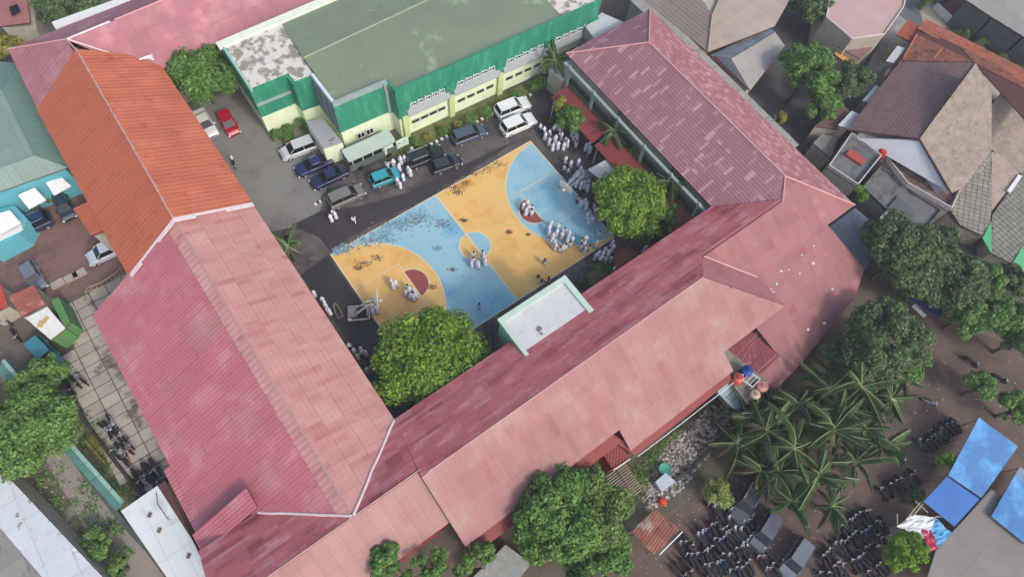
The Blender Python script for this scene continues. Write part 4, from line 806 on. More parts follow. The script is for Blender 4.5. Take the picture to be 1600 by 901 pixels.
m = MB(); c = P(1375, 240, 3.4); m.lathe(tuple(c), [(.85, .1), (.9, .3), (.9, 1.2), (.82, 1.32), (.55, 1.5), (.3, 1.56), (.28, 1.66), (.05, 1.68)], 20); m.build('tank', M('tank_red', (214, 62, 44), .06, 1., .5), tk, smooth=True)
m = MB(); m.box((c.x, c.y, 3.4), (1.9, 1.9, .12)); m.build('stand', darkC, tk)
m = MB(); c = P(1443, 262, 4.4); m.lathe((c.x, c.y, c.z-.3), [(.12, 0), (.3, .12), (.36, .3), (.28, .5), (.1, .6)], 12); m.build('red_water_drum', MC['tank_red'], None, smooth=True, label='small round red drum against the white gable wall', cat='drum')
# pale cloth roofs and the wide grey roof at the corner
small_roof('grey_fan_roof', 'wide blue grey sheet roof between the rose roof corner and the dark trees', 'roof', [(1294, 356, 3.6), (1336, 325, 3.6), (1384, 366, 3.4), (1352, 422, 3.2)], grayS, 1.4, 3.2, wm=darkC, amp=.02)
small_roof('brown_shanty_roof', 'small brown shanty roof left of the brown tiled roof', 'shed', [(1272, 198, 3.4), (1316, 162, 3.8), (1332, 178, 3.8), (1322, 204, 3.6)], M('maroon_brown_sheet', (110, 82, 76), .12, 1., .85, .06), 1.1, 2., wm=wallC)
small_roof('grey_shanty_roof', 'small grey shanty roof below the brown shanty roof', 'shed', [(1270, 224, 3.0), (1284, 210, 3.0), (1310, 214, 3.0), (1298, 248, 3.0)], M('grey_shanty_sheet', (124, 122, 112), .12, 1., .85, .06), 1.1, 2., wm=wallC)
for i, (q, lb) in enumerate((([(1309, 196, 4.4), (1330, 174, 4.4), (1343, 178, 4.4), (1326, 202, 4.4)], 'pale sheet beside the lower left corner of the brown roof'), ([(1347, 158, 4.4), (1368, 134, 4.4), (1375, 137, 4.4), (1357, 160, 4.4)], 'pale sheet halfway up the brown roof edge'), ([(1384, 96, 4.4), (1402, 72, 4.4), (1414, 76, 4.4), (1396, 99, 4.4)], 'pale sheet at the top left corner of the brown roof'))):
    r = thing('pale_side_roof', lb, 'awning', cxy(P3(q)), 'pale sheets along the brown roof'); dk = deck(r, [P3(q)], steel, th=.05); roof_plane(dk, P3(q), .8, 1.2, 'rib', .25, .02, M('pale_sheet2', (190, 192, 190), .05, 1., .6))
    walls(r, [(p[0]*.8+cxy(P3(q))[0]*.2, p[1]*.8+cxy(P3(q))[1]*.2) for p in P3(q)], 0, 4.2, wallC)
# row houses beyond the street
for i, (q, lb) in enumerate((([(1508, 0, 4.5), (1549, 27, 4.5), (1604, -22, 4.5), (1560, -45, 4.5)], 'pale grey roofed row house at the top edge across the street'), ([(1549, 27, 4.5), (1598, 57, 4.5), (1655, 10, 4.5), (1604, -22, 4.5)], 'pale grey roofed row house in the top right corner'), ([(1598, 57, 4.5), (1650, 90, 4.5), (1710, 42, 4.5), (1655, 10, 4.5)], 'pale grey roofed row house past the right edge'))):
    r = small_roof('row_house', lb, 'house', q, M('row_house_sheet', (152, 150, 142), .06, .6, .8, .05), 3.2, 2.4, wm=M('shaded_wall', (92, 96, 98), .2, 1.5), group='row houses across the street')
sheet('pale_forecourt', PP([(1436, 14), (1452, 2), (1500, 30), (1490, 42), (1462, 46), (1442, 34)]), .02, M('pale_dust', (176, 164, 140), .12, .8, .95, fine=.12))
for i, (u, v) in enumerate(((1488, 20), (1520, 38), (1554, 60), (1588, 82))):
    r = thing('carport', ('first', 'second', 'third', 'fourth')[i]+' maroon floored carport from the left along the street', 'carport', tuple(P(u, v, 0)), 'carports of the row houses'); c = P(u, v, 0)
    m = MB(); m.box((c.x, c.y, .06), (4.2, 3.6, .1), -.1); m.build('floor', M('maroon_floor', (124, 76, 72), .1, 1.), r)
    m = MB(); m.box((c.x-2.2, c.y, .6), (.12, 4.2, 1.1), -.1); m.build('side_wall', whiteT, r)
    m = MB(); m.box((c.x, c.y+1.9, 1.6), (4.1, .2, 2.8), -.1); m.build('front_wall', M('shaded_wall', (92, 96, 98), .2, 1.5), r)  # dark shading of the carport interior is put into this wall's colour
# ------------------------------------------------------------------ tank platform on the rose roof
pf = thing('tank_platform', 'concrete platform with pale steel frame carrying water tanks at the rose roof edge', 'platform', tuple(P(1150, 590, 0)))
q = [p[:2] for p in PP([(1116, 562), (1136, 545), (1202, 596), (1168, 632)], 4.4)]
m = MB(); m.prism(q, 4.1, 4.4); m.build('slab', M('patchy_slab', (142, 138, 122), .15, 1.2, .9, fine=.15, blot=((90, 90, 80), .8, .5, .62)), pf)
m = MB(); m.prism([(a*.9+.1*q[0][0], b*.9+.1*q[0][1]) for a, b in q], 0, 4.08); m.build('wall', wallC, pf)
A = PP([(1168, 578), (1188, 592), (1176, 604), (1156, 590)], 5.4)
for a in A: m = MB(); m.tube([(a[0], a[1], 4.4), a], .05, 5); m.build('leg', whiteT, pf)
for i in range(4): m = MB(); m.tube([A[i], A[(i+1) % 4]], .05, 5); m.build('rail', whiteT, pf)
for k in range(3): t = (k+1)/4; m = MB(); m.tube([Vector(A[0]).lerp(Vector(A[1]), t), Vector(A[3]).lerp(Vector(A[2]), t)], .03, 5); m.build('slat', whiteT, pf)
def tank(label, u, v, z, r, h, col, lying=False, ring=False):
    c = P(u, v, z); t = thing('water_tank', label, 'water tank', tuple(c)); mt = M('tank_'+col[0], col[1], .06, 1., .45)
    m = MB(); m.lathe(tuple(c), [(r*.92, 0), (r, .08), (r, h*.45), (r*.95, h*.48), (r, h*.52), (r, h*.85), (r*.7, h*.97), (r*.34, h), (r*.34, h+.06)], 18); m.build('tank', mt, t, smooth=True)
    m = MB(); m.lathe((c.x, c.y, c.z+h+.05), [(r*.38, 0), (r*.38, .07), (r*.1, .1)], 14); m.build('lid', M('lid_'+col[0], tuple(int(x*.8) for x in col[1]), .05, 1.), t)
tank('deep blue round water tank on the steel frame', 1162, 583, 4.45, .55, 1.2, ('blue', (36, 74, 150)))
tank('coral orange round water tank left of the blue tank', 1149, 594, 4.4, .55, 1.1, ('coral', (206, 92, 76)))
tank('pale salmon round water tank below the steel frame', 1187, 606, 4.2, .6, .9, ('salmon', (208, 142, 128)))
tank('open cream rimmed water drum at the platform edge', 1177, 618, 4.4, .5, .7, ('cream', (206, 178, 158)))
bp = thing('pale_blue_board', 'pale blue sheet lean-to with a dark ladder lying on it below the tanks', 'lean to', tuple(P(1150, 620, 0)))
q = P3([(1115, 606, 3.9), (1133, 592, 4.0), (1167, 628, 3.2), (1150, 643, 3.1)]); m = MB(); m.prism(q, -.06, 0); m.build('sheet', M('pale_blue_sheet', (168, 190, 192), .05, 1., .6), bp); post_legs(bp, [q[2], q[3]], steel, .04)
lp = [(P(1133, 622, 3.9), P(1151, 605, 4.1)), (P(1143, 628, 3.8), P(1160, 612, 4.))]
ld_ = thing('ladder', 'thin dark ladder resting on the pale blue sheet', 'ladder', tuple(lp[0][0]))
for a, b in lp: m = MB(); m.tube([a, b], .03, 5); m.build('rail', black, ld_)
for k in range(5): t = (k+.5)/5; m = MB(); m.tube([lp[0][0].lerp(lp[0][1], t), lp[1][0].lerp(lp[1][1], t)], .02, 5); m.build('rung', black, ld_)
sl = thing('lamp_arm', 'thin pale lamp arm sticking out toward the palms below the tanks', 'lamp', tuple(P(1160, 645, 0)))
m = MB(); m.tube([P(1160, 645, 4.2), P(1188, 644, 4.4)], .05, 6); m.tube([P(1160, 645, 0), P(1160, 645, 4.2)], .06, 6); m.build('arm', whiteT, sl)
m = MB(); c = P(1192, 644, 4.4); m.lathe(tuple(c-Vector((0, 0, .08))), [(.1, 0), (.2, .05), (.16, .14), (.04, .18)], 10); m.build('lamp_head', whiteT, sl)
# ------------------------------------------------------------------ bottom centre: crate of bamboo, board, rusty roof
bs = thing('bamboo_rack', 'two rows of grey bamboo slats drying beside the green trees', 'rack', tuple(P(972, 762, 0)))
A, B = P(947, 745, 1.), P(975, 790, 1.); w1 = P(962, 734, 1.)-P(947, 745, 1.); w2 = P(982, 754, 1.)-P(947, 745, 1.)
sd = w1*1.0; ln = (B-A)
for row in range(2):
    for k in range(13):
        p = A+ln*(k/13)+sd*(row*1.08); m = MB(); m.tube([p, p+sd*.98], .06, 5); m.build('slat', M('grey_bamboo', (158, 148, 130), .12, 2.), bs)
for k in range(4): p = A+ln*(k/3.2)+sd*.9; m = MB(); m.tube([(p.x, p.y, 0), (p.x, p.y, .94)], .05, 5); m.build('leg', MC['grey_bamboo'], bs)
m = MB(); q = P3([(1024, 752, 1.0), (1040, 738, 1.2), (1056, 752, 1.1), (1034, 768, .9)]); m.prism(q, -.9, 0); m.build('pale_box', M('pale_blue_grey_board', (176, 186, 196), .05, 1., .6), None, label='pale blue grey box with a flat lid on the waste ground', cat='box')
m = MB(); c = P(1037, 734, 0); m.lathe((c.x, c.y, 0), [(.4, 0), (.62, .5), (.66, .55), (.6, .56), (.5, .5), (.1, .42)], 16); m.build('teal_basin', M('teal_plastic', (74, 156, 136), .06, 1., .4), None, label='round teal plastic basin behind the pale blue grey box', cat='basin')
m = MB(); c = P(971, 851, 0); m.lathe((c.x, c.y, 0), [(.35, 0), (.5, .6), (.45, .62), (.1, .55)], 16); m.build('teal_basin', MC['teal_plastic'], None, label='bright teal tub beside the bottom green tree', cat='basin')
m = MB(); c = P(1035, 783, .2); m.lathe((c.x, c.y, 0), [(.4, 0), (.45, .3), (.3, .5), (.05, .55)], 9); m.build('red_bag', M('red_plastic', (206, 66, 46), .1, 1., .5), None, label='small red plastic bag at the rusty roof corner', cat='bag')
rs = small_roof('rusty_patchwork_roof', 'rusty patchwork metal shed roof beside the rows of motorcycles', 'shed', [(987, 829, 2.6), (1024, 794, 2.8), (1062, 826, 2.8), (1022, 868, 2.6)], rustR, .85, 1.5, pitch=.28, amp=.03)
post_legs(rs, P3([(992, 829, 2.5), (1058, 826, 2.7), (1024, 862, 2.5), (1026, 800, 2.7)]), whiteT, .05)
m = MB(); m.tube([P(1066, 830, 2.7), P(1030, 866, 2.6)], .07, 5); m.build('beam', whiteT, rs)
flat_block('bottom_red_shed', 'dark shed with a grey ribbed roof half under the bottom green tree', 'shed', [(735, 905), (790, 850), (830, 880), (790, 930)], 2.6, M('ribbed_grey', (150, 152, 146), .12, 2., .8), wallS)
# drain channel and its wall on the waste ground
dr = thing('drain_wall', 'low dark broken wall running across the waste ground', 'wall', tuple(P(1100, 710, 0)))
pts = [P(u, v, .3) for u, v in ((1052, 752), (1085, 728), (1118, 692), (1140, 668), (1168, 640))]
for i in range(4):
    a, b = pts[i], pts[i+1]; d = (b-a).normalized(); q = Vector((-d.y, d.x, 0))*.16; m = MB(); m.prism([tuple((a-q)[:2]), tuple((b-q)[:2]), tuple((b+q)[:2]), tuple((a+q)[:2])], 0, .4+.05*(i % 2)); m.build('wall_segment', M('dark_broken_wall', (72, 70, 64), .2, 1.), dr)
# ------------------------------------------------------------------ blue roofs bottom right
def sheet_roof(name, label, q, mat, pw, pl, pitch=.3, amp=.03, legs=True, cat='roof', group=None):
    pts = FP3(q); r = thing(name, label, cat, cxy(pts), group); dk = deck(r, [pts], steel, 'frame', .05); roof_plane(dk, pts, pw, pl, 'rib', pitch, amp, mat, 'roof_sheet')
    if legs: post_legs(r, [(p[0]*.95+cxy(pts)[0]*.05, p[1]*.95+cxy(pts)[1]*.05, p[2]) for p in pts], steel, .05)
    return r
sheet_roof('blue_roof', 'large streaked blue corrugated roof, the upper one beside the muddy lot', [(1481, 742, 3.4), (1529, 652, 3.6), (1590, 697, 3.2), (1533, 777, 3.0)], blueT, 1., 2.4, .22, .03)
sheet_roof('blue_roof', 'plain blue roof square next to the torn white tarp', [(1443, 783, 3.1), (1479, 744, 3.2), (1530, 779, 2.9), (1491, 822, 2.8)], blueP, 2.2, 2.4, .8, .015)
sheet_roof('blue_roof', 'pale streaked blue roof cut by the right edge of the view', [(1547, 806, 2.7), (1594, 728, 2.9), (1652, 772, 2.9), (1604, 852, 2.6)], blueT, 1., 2.4, .22, .03)
sheet_roof('grey_flat_roof', 'plain dark grey roof in the bottom right corner below the blue roofs', [(1492, 826, 2.3), (1548, 764, 2.3), (1650, 820, 2.3), (1640, 930, 2.3), (1440, 930, 2.3), (1462, 858, 2.3)], M('warm_grey_sheet', (136, 130, 122), .06, .4, .8, .03), 2.4, 3.6, .6, .015)
wt = thing('white_tarp', 'torn white tarpaulin with blue and crimson pieces draped over a bamboo frame', 'tarpaulin', tuple(P(1445, 830, 0)))
def wavy(q, z, n, mat, name, amp=.12):
    m = MB(); c = [Vector(P(u, v, z)) for u, v in q]
    for i in range(n+1):
        for j in range(n+1):
            a = c[0].lerp(c[1], i/n); b = c[3].lerp(c[2], i/n); p = a.lerp(b, j/n); m.v.append((p.x+random.uniform(-.05, .05), p.y+random.uniform(-.05, .05), p.z+random.uniform(-amp, amp)))
    for i in range(n):
        for j in range(n): k = i*(n+1)+j; m.f.append((k, k+1, k+n+2, k+n+1))
    return m.build(name, mat, wt)
wavy([(1402, 822), (1425, 803), (1462, 808), (1446, 842)], 2.5, 8, whiteT, 'tarp_sheet'); wavy([(1446, 838), (1462, 808), (1486, 832), (1466, 856)], 2.45, 7, M('light_blue_tarp', (96, 168, 214), .15, 1., .6), 'tarp_sheet'); wavy([(1440, 826), (1456, 828), (1466, 856), (1452, 862)], 2.6, 6, M('crimson_tarp', (190, 60, 88), .15, 1., .6), 'tarp_sheet'); wavy([(1392, 840), (1402, 828), (1420, 838), (1408, 850)], 2.3, 5, M('dusty_blue_tarp', (86, 132, 170), .15, 1., .6), 'tarp_sheet')
for a, b in (((1418, 808), (1438, 784)), ((1426, 806), (1446, 782)), ((1430, 782), (1450, 800)), ((1402, 818), (1402, 802)), ((1462, 806), (1483, 808))): m = MB(); m.tube([P(*a, 2.6), P(*b, 2.7)], .05, 5); m.build('bamboo_pole', M('pale_bamboo', (186, 178, 150), .1, 2.), wt)
for u, v in ((1404, 822), (1484, 834), (1462, 808)): p = P(u, v, 2.4); m = MB(); m.tube([(p.x, p.y, 0), tuple(p)], .05, 5); m.build('post', MC['pale_bamboo'], wt)
sheet_roof('navy_tarp', 'dark navy tarp roof under the trees beside the muddy lot', [(1418, 466, 2.4), (1432, 455, 2.4), (1474, 484, 2.3), (1466, 497, 2.2)], M('navy_tarp', (44, 58, 118), .1, 1., .6), 1.6, 1.4, .5, .02)
m = MB(); q = P3([(1425, 478, 1.6), (1430, 474, 1.6), (1448, 492, 1.6), (1444, 496, 1.6)]); m.prism(q, -.1, 0); m.build('white_plank', whiteT, None, label='white plank along the lower edge of the navy tarp', cat='plank')
# ------------------------------------------------------------------ vegetation
def leaf_cloud(clumps, n, size, mat, name, parent, flat=1., zbias=.35, seed=0, el=1.7):
    """clumps: (centre, radius). leaves lie on the clumps' shells, each a small folded blade"""
    r_ = np.random.default_rng(seed); C_ = np.array([c[0] for c in clumps], float); R_ = np.array([c[1] for c in clumps], float)
    w_ = R_**2; idx = r_.choice(len(C_), n, p=w_/w_.sum()); d = r_.normal(size=(n, 3)); d[:, 2] = np.abs(d[:, 2])*1.0-.25*(r_.random(n) < .35)*2
    d /= np.linalg.norm(d, axis=1)[:, None]; rr = R_[idx]*(.4+.85*r_.random(n)**.7); p = C_[idx]+d*rr[:, None]*np.array([1, 1, flat])
    nrm = d+r_.normal(size=(n, 3))*.55+np.array([0, 0, zbias]); nrm /= np.linalg.norm(nrm, axis=1)[:, None]
    t = np.cross(nrm, r_.normal(size=(n, 3))); t /= np.linalg.norm(t, axis=1)[:, None]; b = np.cross(nrm, t)
    s = size*(.45+1.15*r_.random(n)**1.5)[:, None]
    v = np.stack([p-t*s*el*.5, p-b*s*.5+nrm*s*.12, p+t*s*el*.5, p+b*s*.5+nrm*s*.12], 1).reshape(-1, 3)
    org = np.array(ORG[parent.name]) if parent is not None else np.zeros(3); v = v-org
    me = bpy.data.meshes.new(name); me.vertices.add(4*n); me.vertices.foreach_set('co', v.ravel()); me.loops.add(4*n); me.loops.foreach_set('vertex_index', np.arange(4*n))
    me.polygons.add(n); me.polygons.foreach_set('loop_start', np.arange(0, 4*n, 4)); me.polygons.foreach_set('loop_total', np.full(n, 4)); me.materials.append(mat); me.update(); me.validate()
    o = bpy.data.objects.new(name, me); link(o, parent); return o
def tree(label, u, v, h, rx, ry, hz, leaf, n, size, name='leafy_tree', ncl=26, rz=0., group=None, cat='tree', clr=.3, base=None, flat=.8, seed=None, th=.16):
    """crown centre at photo point (u,v), height h; radii rx, ry, half height hz"""
    ncl = int(ncl*1.9) if ncl > 8 else ncl+3; clr = clr*.76 if ncl > 12 else clr*.85; n = int(n*1.15)
    c = P(u, v, h); seed = seed if seed is not None else int(u*7+v*13); rd = random.Random(seed)
    bx, by = (base if base else (c.x, c.y)); r = thing(name, label, cat, (bx, by, 0), group); cl = []
    for k in range(ncl):
        for _ in range(40):
            a, b_, d_ = rd.uniform(-1, 1), rd.uniform(-1, 1), rd.uniform(-.35, 1)
            q = a*a+b_*b_+d_*d_
            if .3 < q < 1: break
        s = rd.uniform(.55, 1.45)*clr*min(rx, ry)
        g_ = rd.uniform(.85, 1.14); x, y, z = a*(rx-s*.6)*g_, b_*(ry-s*.6)*g_, d_*(hz-s*.3)*g_
        cl.append(((c.x+x*math.cos(rz)-y*math.sin(rz), c.y+x*math.sin(rz)+y*math.cos(rz), c.z+z), s))
    leaf_cloud(cl, int(n*1.9), size*.68, leaf, 'crown', r, flat, seed=seed)
    m = MB(); top = c.z-hz*.15; m.tube([(bx, by, 0), (bx*.6+c.x*.4+.1, by*.6+c.y*.4, top*.5), (c.x, c.y, top)], [th*1.5, th*1.15, th*.8], 8)
    m.build('trunk', bark, r)
    for k in range(0, ncl, max(1, ncl//9)):
        q = Vector(cl[k][0]); m = MB(); s0 = Vector((bx*.5+c.x*.5, by*.5+c.y*.5, top*.62)); m.tube([s0, s0.lerp(q, .5)+Vector((0, 0, .3)), q], [th*.55, th*.38, th*.15], 5); m.build('limb', bark, r)
    return r
tree('rounded mid green tree between the orange roof and the green building', 308, 112, 5.5, 3.6, 4.9, 2.6, leafB, 9000, .3, rz=.4, ncl=34)
tree('big spreading bright green tree at the bottom corner of the court', 668, 560, 4.8, 5.6, 5.0, 2.8, leafA, 15000, .3, rz=.3, ncl=52, clr=.27)
tree('big bright lime tree at the right corner of the court', 985, 316, 4.6, 4.3, 4.2, 2.5, leafA, 11000, .28, ncl=38, clr=.28)
tree('smaller darker tree behind the lime tree at the right corner', 1040, 335, 3.0, 2.2, 2.6, 1.6, leafB, 3600, .26, ncl=14)
tree('yellow green young tree at the end of the red verandas', 880, 165, 3.2, 1.3, 1.3, 1.1, leafY, 1500, .22, ncl=10, clr=.4)
tree('dark bushy tree beside the crowd at the top of the court', 896, 186, 2.8, 2.0, 1.9, 1.5, leafB, 3000, .24, ncl=14, clr=.36)
tree('low green bush between the red verandas and the grey awning', 980, 248, 2.6, 1.7, 1.6, 1.2, leafB, 2200, .24, ncl=10, clr=.36)
tree('tall dark glossy green tree against the rose roof at the bottom', 868, 800, 6.5, 4.0, 4.4, 3.0, leafB, 13000, .3, ncl=40, clr=.27)
tree('softer yellow green tree right of the tall dark glossy tree', 938, 790, 5.5, 2.7, 4.2, 2.4, M('leaf_soft', (114, 140, 76), .34, .9, .6, leafv=.3, trans=.25), 7500, .24, rz=-.5, ncl=28)
tree('leafy crown at the bottom edge below the tall dark tree', 930, 885, 5., 4.0, 2.2, 2.2, leafB, 6000, .3, ncl=24)
tree('small tree crown just over the rose eave at the bottom, leftmost of three', 604, 874, 8.2, 1.9, 1.2, 1.5, leafB, 2000, .25, ncl=12, clr=.36, base=(-11.2, -17.2))
tree('small tree crown just over the rose eave at the bottom, middle of three', 660, 890, 8.0, 2.2, 1.3, 1.5, leafB, 2200, .25, ncl=12, clr=.33, base=(-8.2, -18.))
tree('small tree crown at the rose eave step at the bottom, nearest the tall tree', 744, 872, 6.8, 2.0, 1.1, 1.4, leafB, 1600, .25, ncl=10, clr=.36, base=(-4.8, -20.6))
tree('low leafy tree under the rose eave cut by the bottom edge', 520, 905, 6.0, 2.6, 1.6, 1.6, leafB, 2000, .25, ncl=12, clr=.33, base=(-14, -18.5))
tree('wide grass green tree crown on the left edge over the garden lane', 44, 672, 4.2, 4.3, 4.2, 2.2, leafG, 11000, .26, ncl=36, clr=.27)
tree('sparse pale green tree beside the teal canopy and teal hatchback', 62, 590, 3.0, 2.8, 2.0, 1.3, leafG, 3200, .24, ncl=18, clr=.28)
tree('tall leafy green tree in the alley between the mauve roof and the town lane', 1262, 112, 6.0, 3.0, 3.9, 2.8, leafB, 9000, .28, ncl=32, clr=.3)
tree('lower leafy tree at the foot of the tall alley tree', 1286, 165, 4.2, 2.3, 2.0, 1.8, leafB, 3600, .28, ncl=14, clr=.34)
tree('dark shaded tree right of the tall alley tree', 1328, 128, 4.2, 3.2, 2.5, 1.9, leafC, 5000, .28, ncl=18, clr=.33)
tree('dark evergreen crown at the top right of the tan roof', 1262, 6, 4.5, 2.6, 3.4, 2., leafC, 4000, .28, ncl=16, clr=.33)
tree('tiny yellow green shrub at the alley end beside the mauve eave', 1218, 184, 2.2, .9, .9, .9, leafY, 700, .2, ncl=6, clr=.45)
tree('large dark olive tree beside the grey sheet roof on the right', 1410, 398, 6., 4.3, 4.5, 3., leafC, 13000, .28, ncl=40, clr=.26)
tree('olive tree right of the large dark olive tree', 1492, 440, 5.2, 3.6, 3.2, 2.5, leafC, 7500, .27, ncl=26, clr=.3)
tree('bright edged olive tree at the right edge of the view', 1558, 492, 4.6, 2.6, 4.2, 2.2, leafB, 6500, .26, rz=.3, ncl=24, clr=.3)
tree('broad olive tree filling the gap below the big dark olive tree', 1450, 440, 4.4, 3.0, 2.6, 2.0, leafC, 6000, .26, ncl=20, clr=.3)
tree('olive green tree between the mossy roofs and the right edge tree', 1532, 440, 4.4, 2.6, 2.4, 2.0, leafB, 5000, .26, ncl=18, clr=.3)
tree('dark tree at the right edge of the view above the muddy lot', 1596, 530, 4.2, 2.4, 2.6, 2.0, leafC, 4200, .26, ncl=16, clr=.32)
tree('leafy low tree between the corner roof and the palm grove', 1420, 560, 3.8, 2.2, 2.4, 1.6, leafB, 3800, .25, ncl=14, clr=.34)
tree('low dark tree in the shade under the rose roof corner', 1318, 560, 3.4, 2.4, 2.4, 1.5, leafC, 3800, .25, ncl=14, clr=.34)
tree('spreading olive tree right of the grey hatch and slate slab', 1462, 378, 4.6, 2.6, 2.6, 2.0, leafC, 4600, .26, ncl=18, clr=.3)
tree('bright edged tree between the navy tarp and the right edge', 1512, 492, 4.0, 2.8, 2.4, 1.9, leafB, 5200, .25, ncl=20, clr=.3)
tree('olive tree at the right edge under the wet grey path', 1580, 440, 4.0, 2.2, 2.0, 1.8, leafC, 3600, .26, ncl=14, clr=.32)
for i_, (u_, v_) in enumerate(((1500, 55), (1530, 72), (1560, 92), (1588, 110), (1444, 6))):
    tree(('first', 'second', 'third', 'fourth', 'leftmost dark')[i_]+' roadside bush along the town street', u_, v_, 1.0, 1.3, 1.0, .9, leafC, 900, .2, 'bush', ncl=6, clr=.45, cat='bush', group='roadside bushes')
tree('dark olive tree at the corner of the dusty rose roof', 1378, 530, 5.6, 4.9, 3.9, 2.6, leafC, 12000, .27, ncl=36, clr=.26)
tree('small ragged tree between the motorcycles and the right edge', 1533, 605, 3.0, 1.7, 1.7, 1.3, leafB, 2000, .24, ncl=10, clr=.36)
tree('ragged tree above the pale streaked blue roof', 1588, 640, 3.0, 1.8, 2.0, 1.4, leafB, 2200, .24, ncl=10, clr=.36)
tree('dark green tree crown along the top left edge behind the white gutter', 105, 12, 6., 3.6, 2.8, 2., leafC, 5500, .28, ncl=20, clr=.33)
tree('yellow green tree on the left edge under the far pink house', 8, 75, 3.6, 2.2, 2.6, 1.6, leafY, 2500, .26, ncl=12, clr=.36)
tree('pale flowering bush beside the dark pickup cars', 1122, 768, 1.8, 1.5, 1.5, 1.1, M('leaf_pale', (142, 158, 84), .2, 1., .6, leafv=.35, trans=.2), 1700, .18, 'bush', ncl=9, clr=.4, cat='bush')
tree('bright lime bush in front of the torn white tarp', 1416, 862, 2.6, 2.2, 1.7, 1.4, M('leaf_lime', (116, 156, 44), .2, .8, .6, leafv=.35, trans=.25), 2800, .22, 'bush', ncl=12, clr=.36, cat='bush')
tree('small lime bush at the left edge of the blue roof', 1480, 722, 2.4, .9, 1.2, .9, MC['leaf_lime'], 900, .2, 'bush', ncl=6, clr=.45, cat='bush')
tree('dark low bush at the foot of the blue roofs', 1424, 782, 1.2, 1.4, 1.0, .8, leafC, 1000, .2, 'bush', ncl=7, clr=.4, cat='bush')
tree('lime bush in the gap between the terraces and mauve roof corner', 1342, 300, 2.4, 1.0, 1.4, 1.1, MC['leaf_lime'], 1100, .22, 'bush', ncl=7, clr=.42, cat='bush')
tree('garden shrub with bright leaves at the bottom of the garden lane', 150, 850, 1.6, 1.5, 1.4, 1.0, leafG, 1400, .2, 'bush', ncl=8, clr=.4, cat='bush')
tree('garden shrub cut by the bottom edge beside the lane', 188, 888, 1.4, 1.5, 1.2, .9, leafG, 1300, .2, 'bush', ncl=8, clr=.4, cat='bush')
tree('small dark shrub beside the slate slab', 1395, 332, 3.4, .5, .5, .4, leafC, 200, .16, 'bush', ncl=3, clr=.6, cat='bush')
rdB = random.Random(3)
hb = [(472, 196, .9), (452, 206, 1.0), (436, 212, .8), (487, 205, .6), (448, 222, .5), (425, 205, .6), (562, 250, .5), (648, 223, .6), (668, 214, .5), (694, 205, .8), (716, 195, .6), (736, 185, .9), (760, 175, .8), (784, 162, .6), (806, 150, .7), (830, 138, .8), (846, 130, .9), (520, 300, .5), (508, 308, .4), (940, 425, 1.1), (915, 438, .8), (1000, 370, .9), (1030, 372, .8), (1060, 340, .8), (862, 190, .5)]
hb1 = sorted(hb[:17])+[hb[24]]+sorted(hb[17:19])+sorted(hb[19:24])
for i, (u, v, r_) in enumerate(hb1):
    yl_ = i in (2, 5, 6, 8, 10, 13)
    tree(('yellow green' if yl_ else 'green')+' clipped shrub, '+(nth(i+1)+' from left in the bed along the green building' if i < 17 else 'right of the white SUVs in the bed end' if i == 17 else ('left' if i == 18 else 'right')+' one beside the driveway kerb' if i < 20 else nth(i-19)+' from left in the shaded strip by the long roof'), u, v, r_*.7, r_, r_, r_*.7, leafY if yl_ else leafB, int(520*r_+160), .15, 'shrub', ncl=5, clr=.55, cat='shrub', group='shrubs along the green building' if i < 18 else 'shrubs by the kerb' if i < 20 else 'shrubs in the shaded strip')
for i, (u, v) in enumerate(((22, 328), (55, 322), (78, 311), (98, 299))):
    tree(nth(i+1)+' small round shrub from left in the planter under the cyan wall', u, v, .9, .5, .5, .45, leafC, 300, .14, 'shrub', ncl=4, clr=.6, cat='shrub', group='planter shrubs under the cyan wall')
# palms: feathered fronds
def frond_mesh(L_, droop, nl, wid, seed):
    rd = random.Random(seed); m = MB(); r = MB(); pts = []
    for i in range(9):
        t = i/8; pts.append(Vector((L_*t*(1-.12*t), 0, L_*(.42*t-droop*t*t))))
    r.tube([p+Vector((0, 0, .03)) for p in pts], [.038*(1-.65*i/8) for i in range(9)], 4)
    for i in range(nl):
        t = .1+.9*i/nl; k = min(7, int(t*8)); p = pts[k].lerp(pts[k+1], t*8-k); tn = (pts[k+1]-pts[k]).normalized()
        ll = wid*math.sin(math.pi*min(1, .12+t*.86))**.6
        for s in (-1, 1):
            d = Vector((.55*tn.x+.15, s*.8, tn.z*.5-.45+rd.uniform(-.25, .15))).normalized(); q = p+d*ll*rd.uniform(.8, 1.1); wv = Vector((.062, 0, .018))
            m.add([p-wv*.5, p+wv*.5, p.lerp(q, .6)+wv*.8+Vector((0, 0, -.05*ll)), q+Vector((0, 0, -.28*ll)), p.lerp(q, .6)-wv*.8+Vector((0, 0, -.05*ll))], [(0, 1, 2, 3, 4)])
    return m.mesh('frond', mat=palmM), r.mesh('midrib', mat=palmR)
palmD = M('dry_frond', (150, 128, 88), .2, 1., .8, leafv=.3)
FR = [frond_mesh(3.1, .62, 36, .66, 1), frond_mesh(3.9, .95, 42, .74, 2), frond_mesh(2.7, .4, 32, .6, 3), frond_mesh(3.6, .2, 40, .58, 4)]
_d = frond_mesh(2.9, 1.15, 22, .4, 5); _d[0].materials[0] = palmD; FR.append(_d)
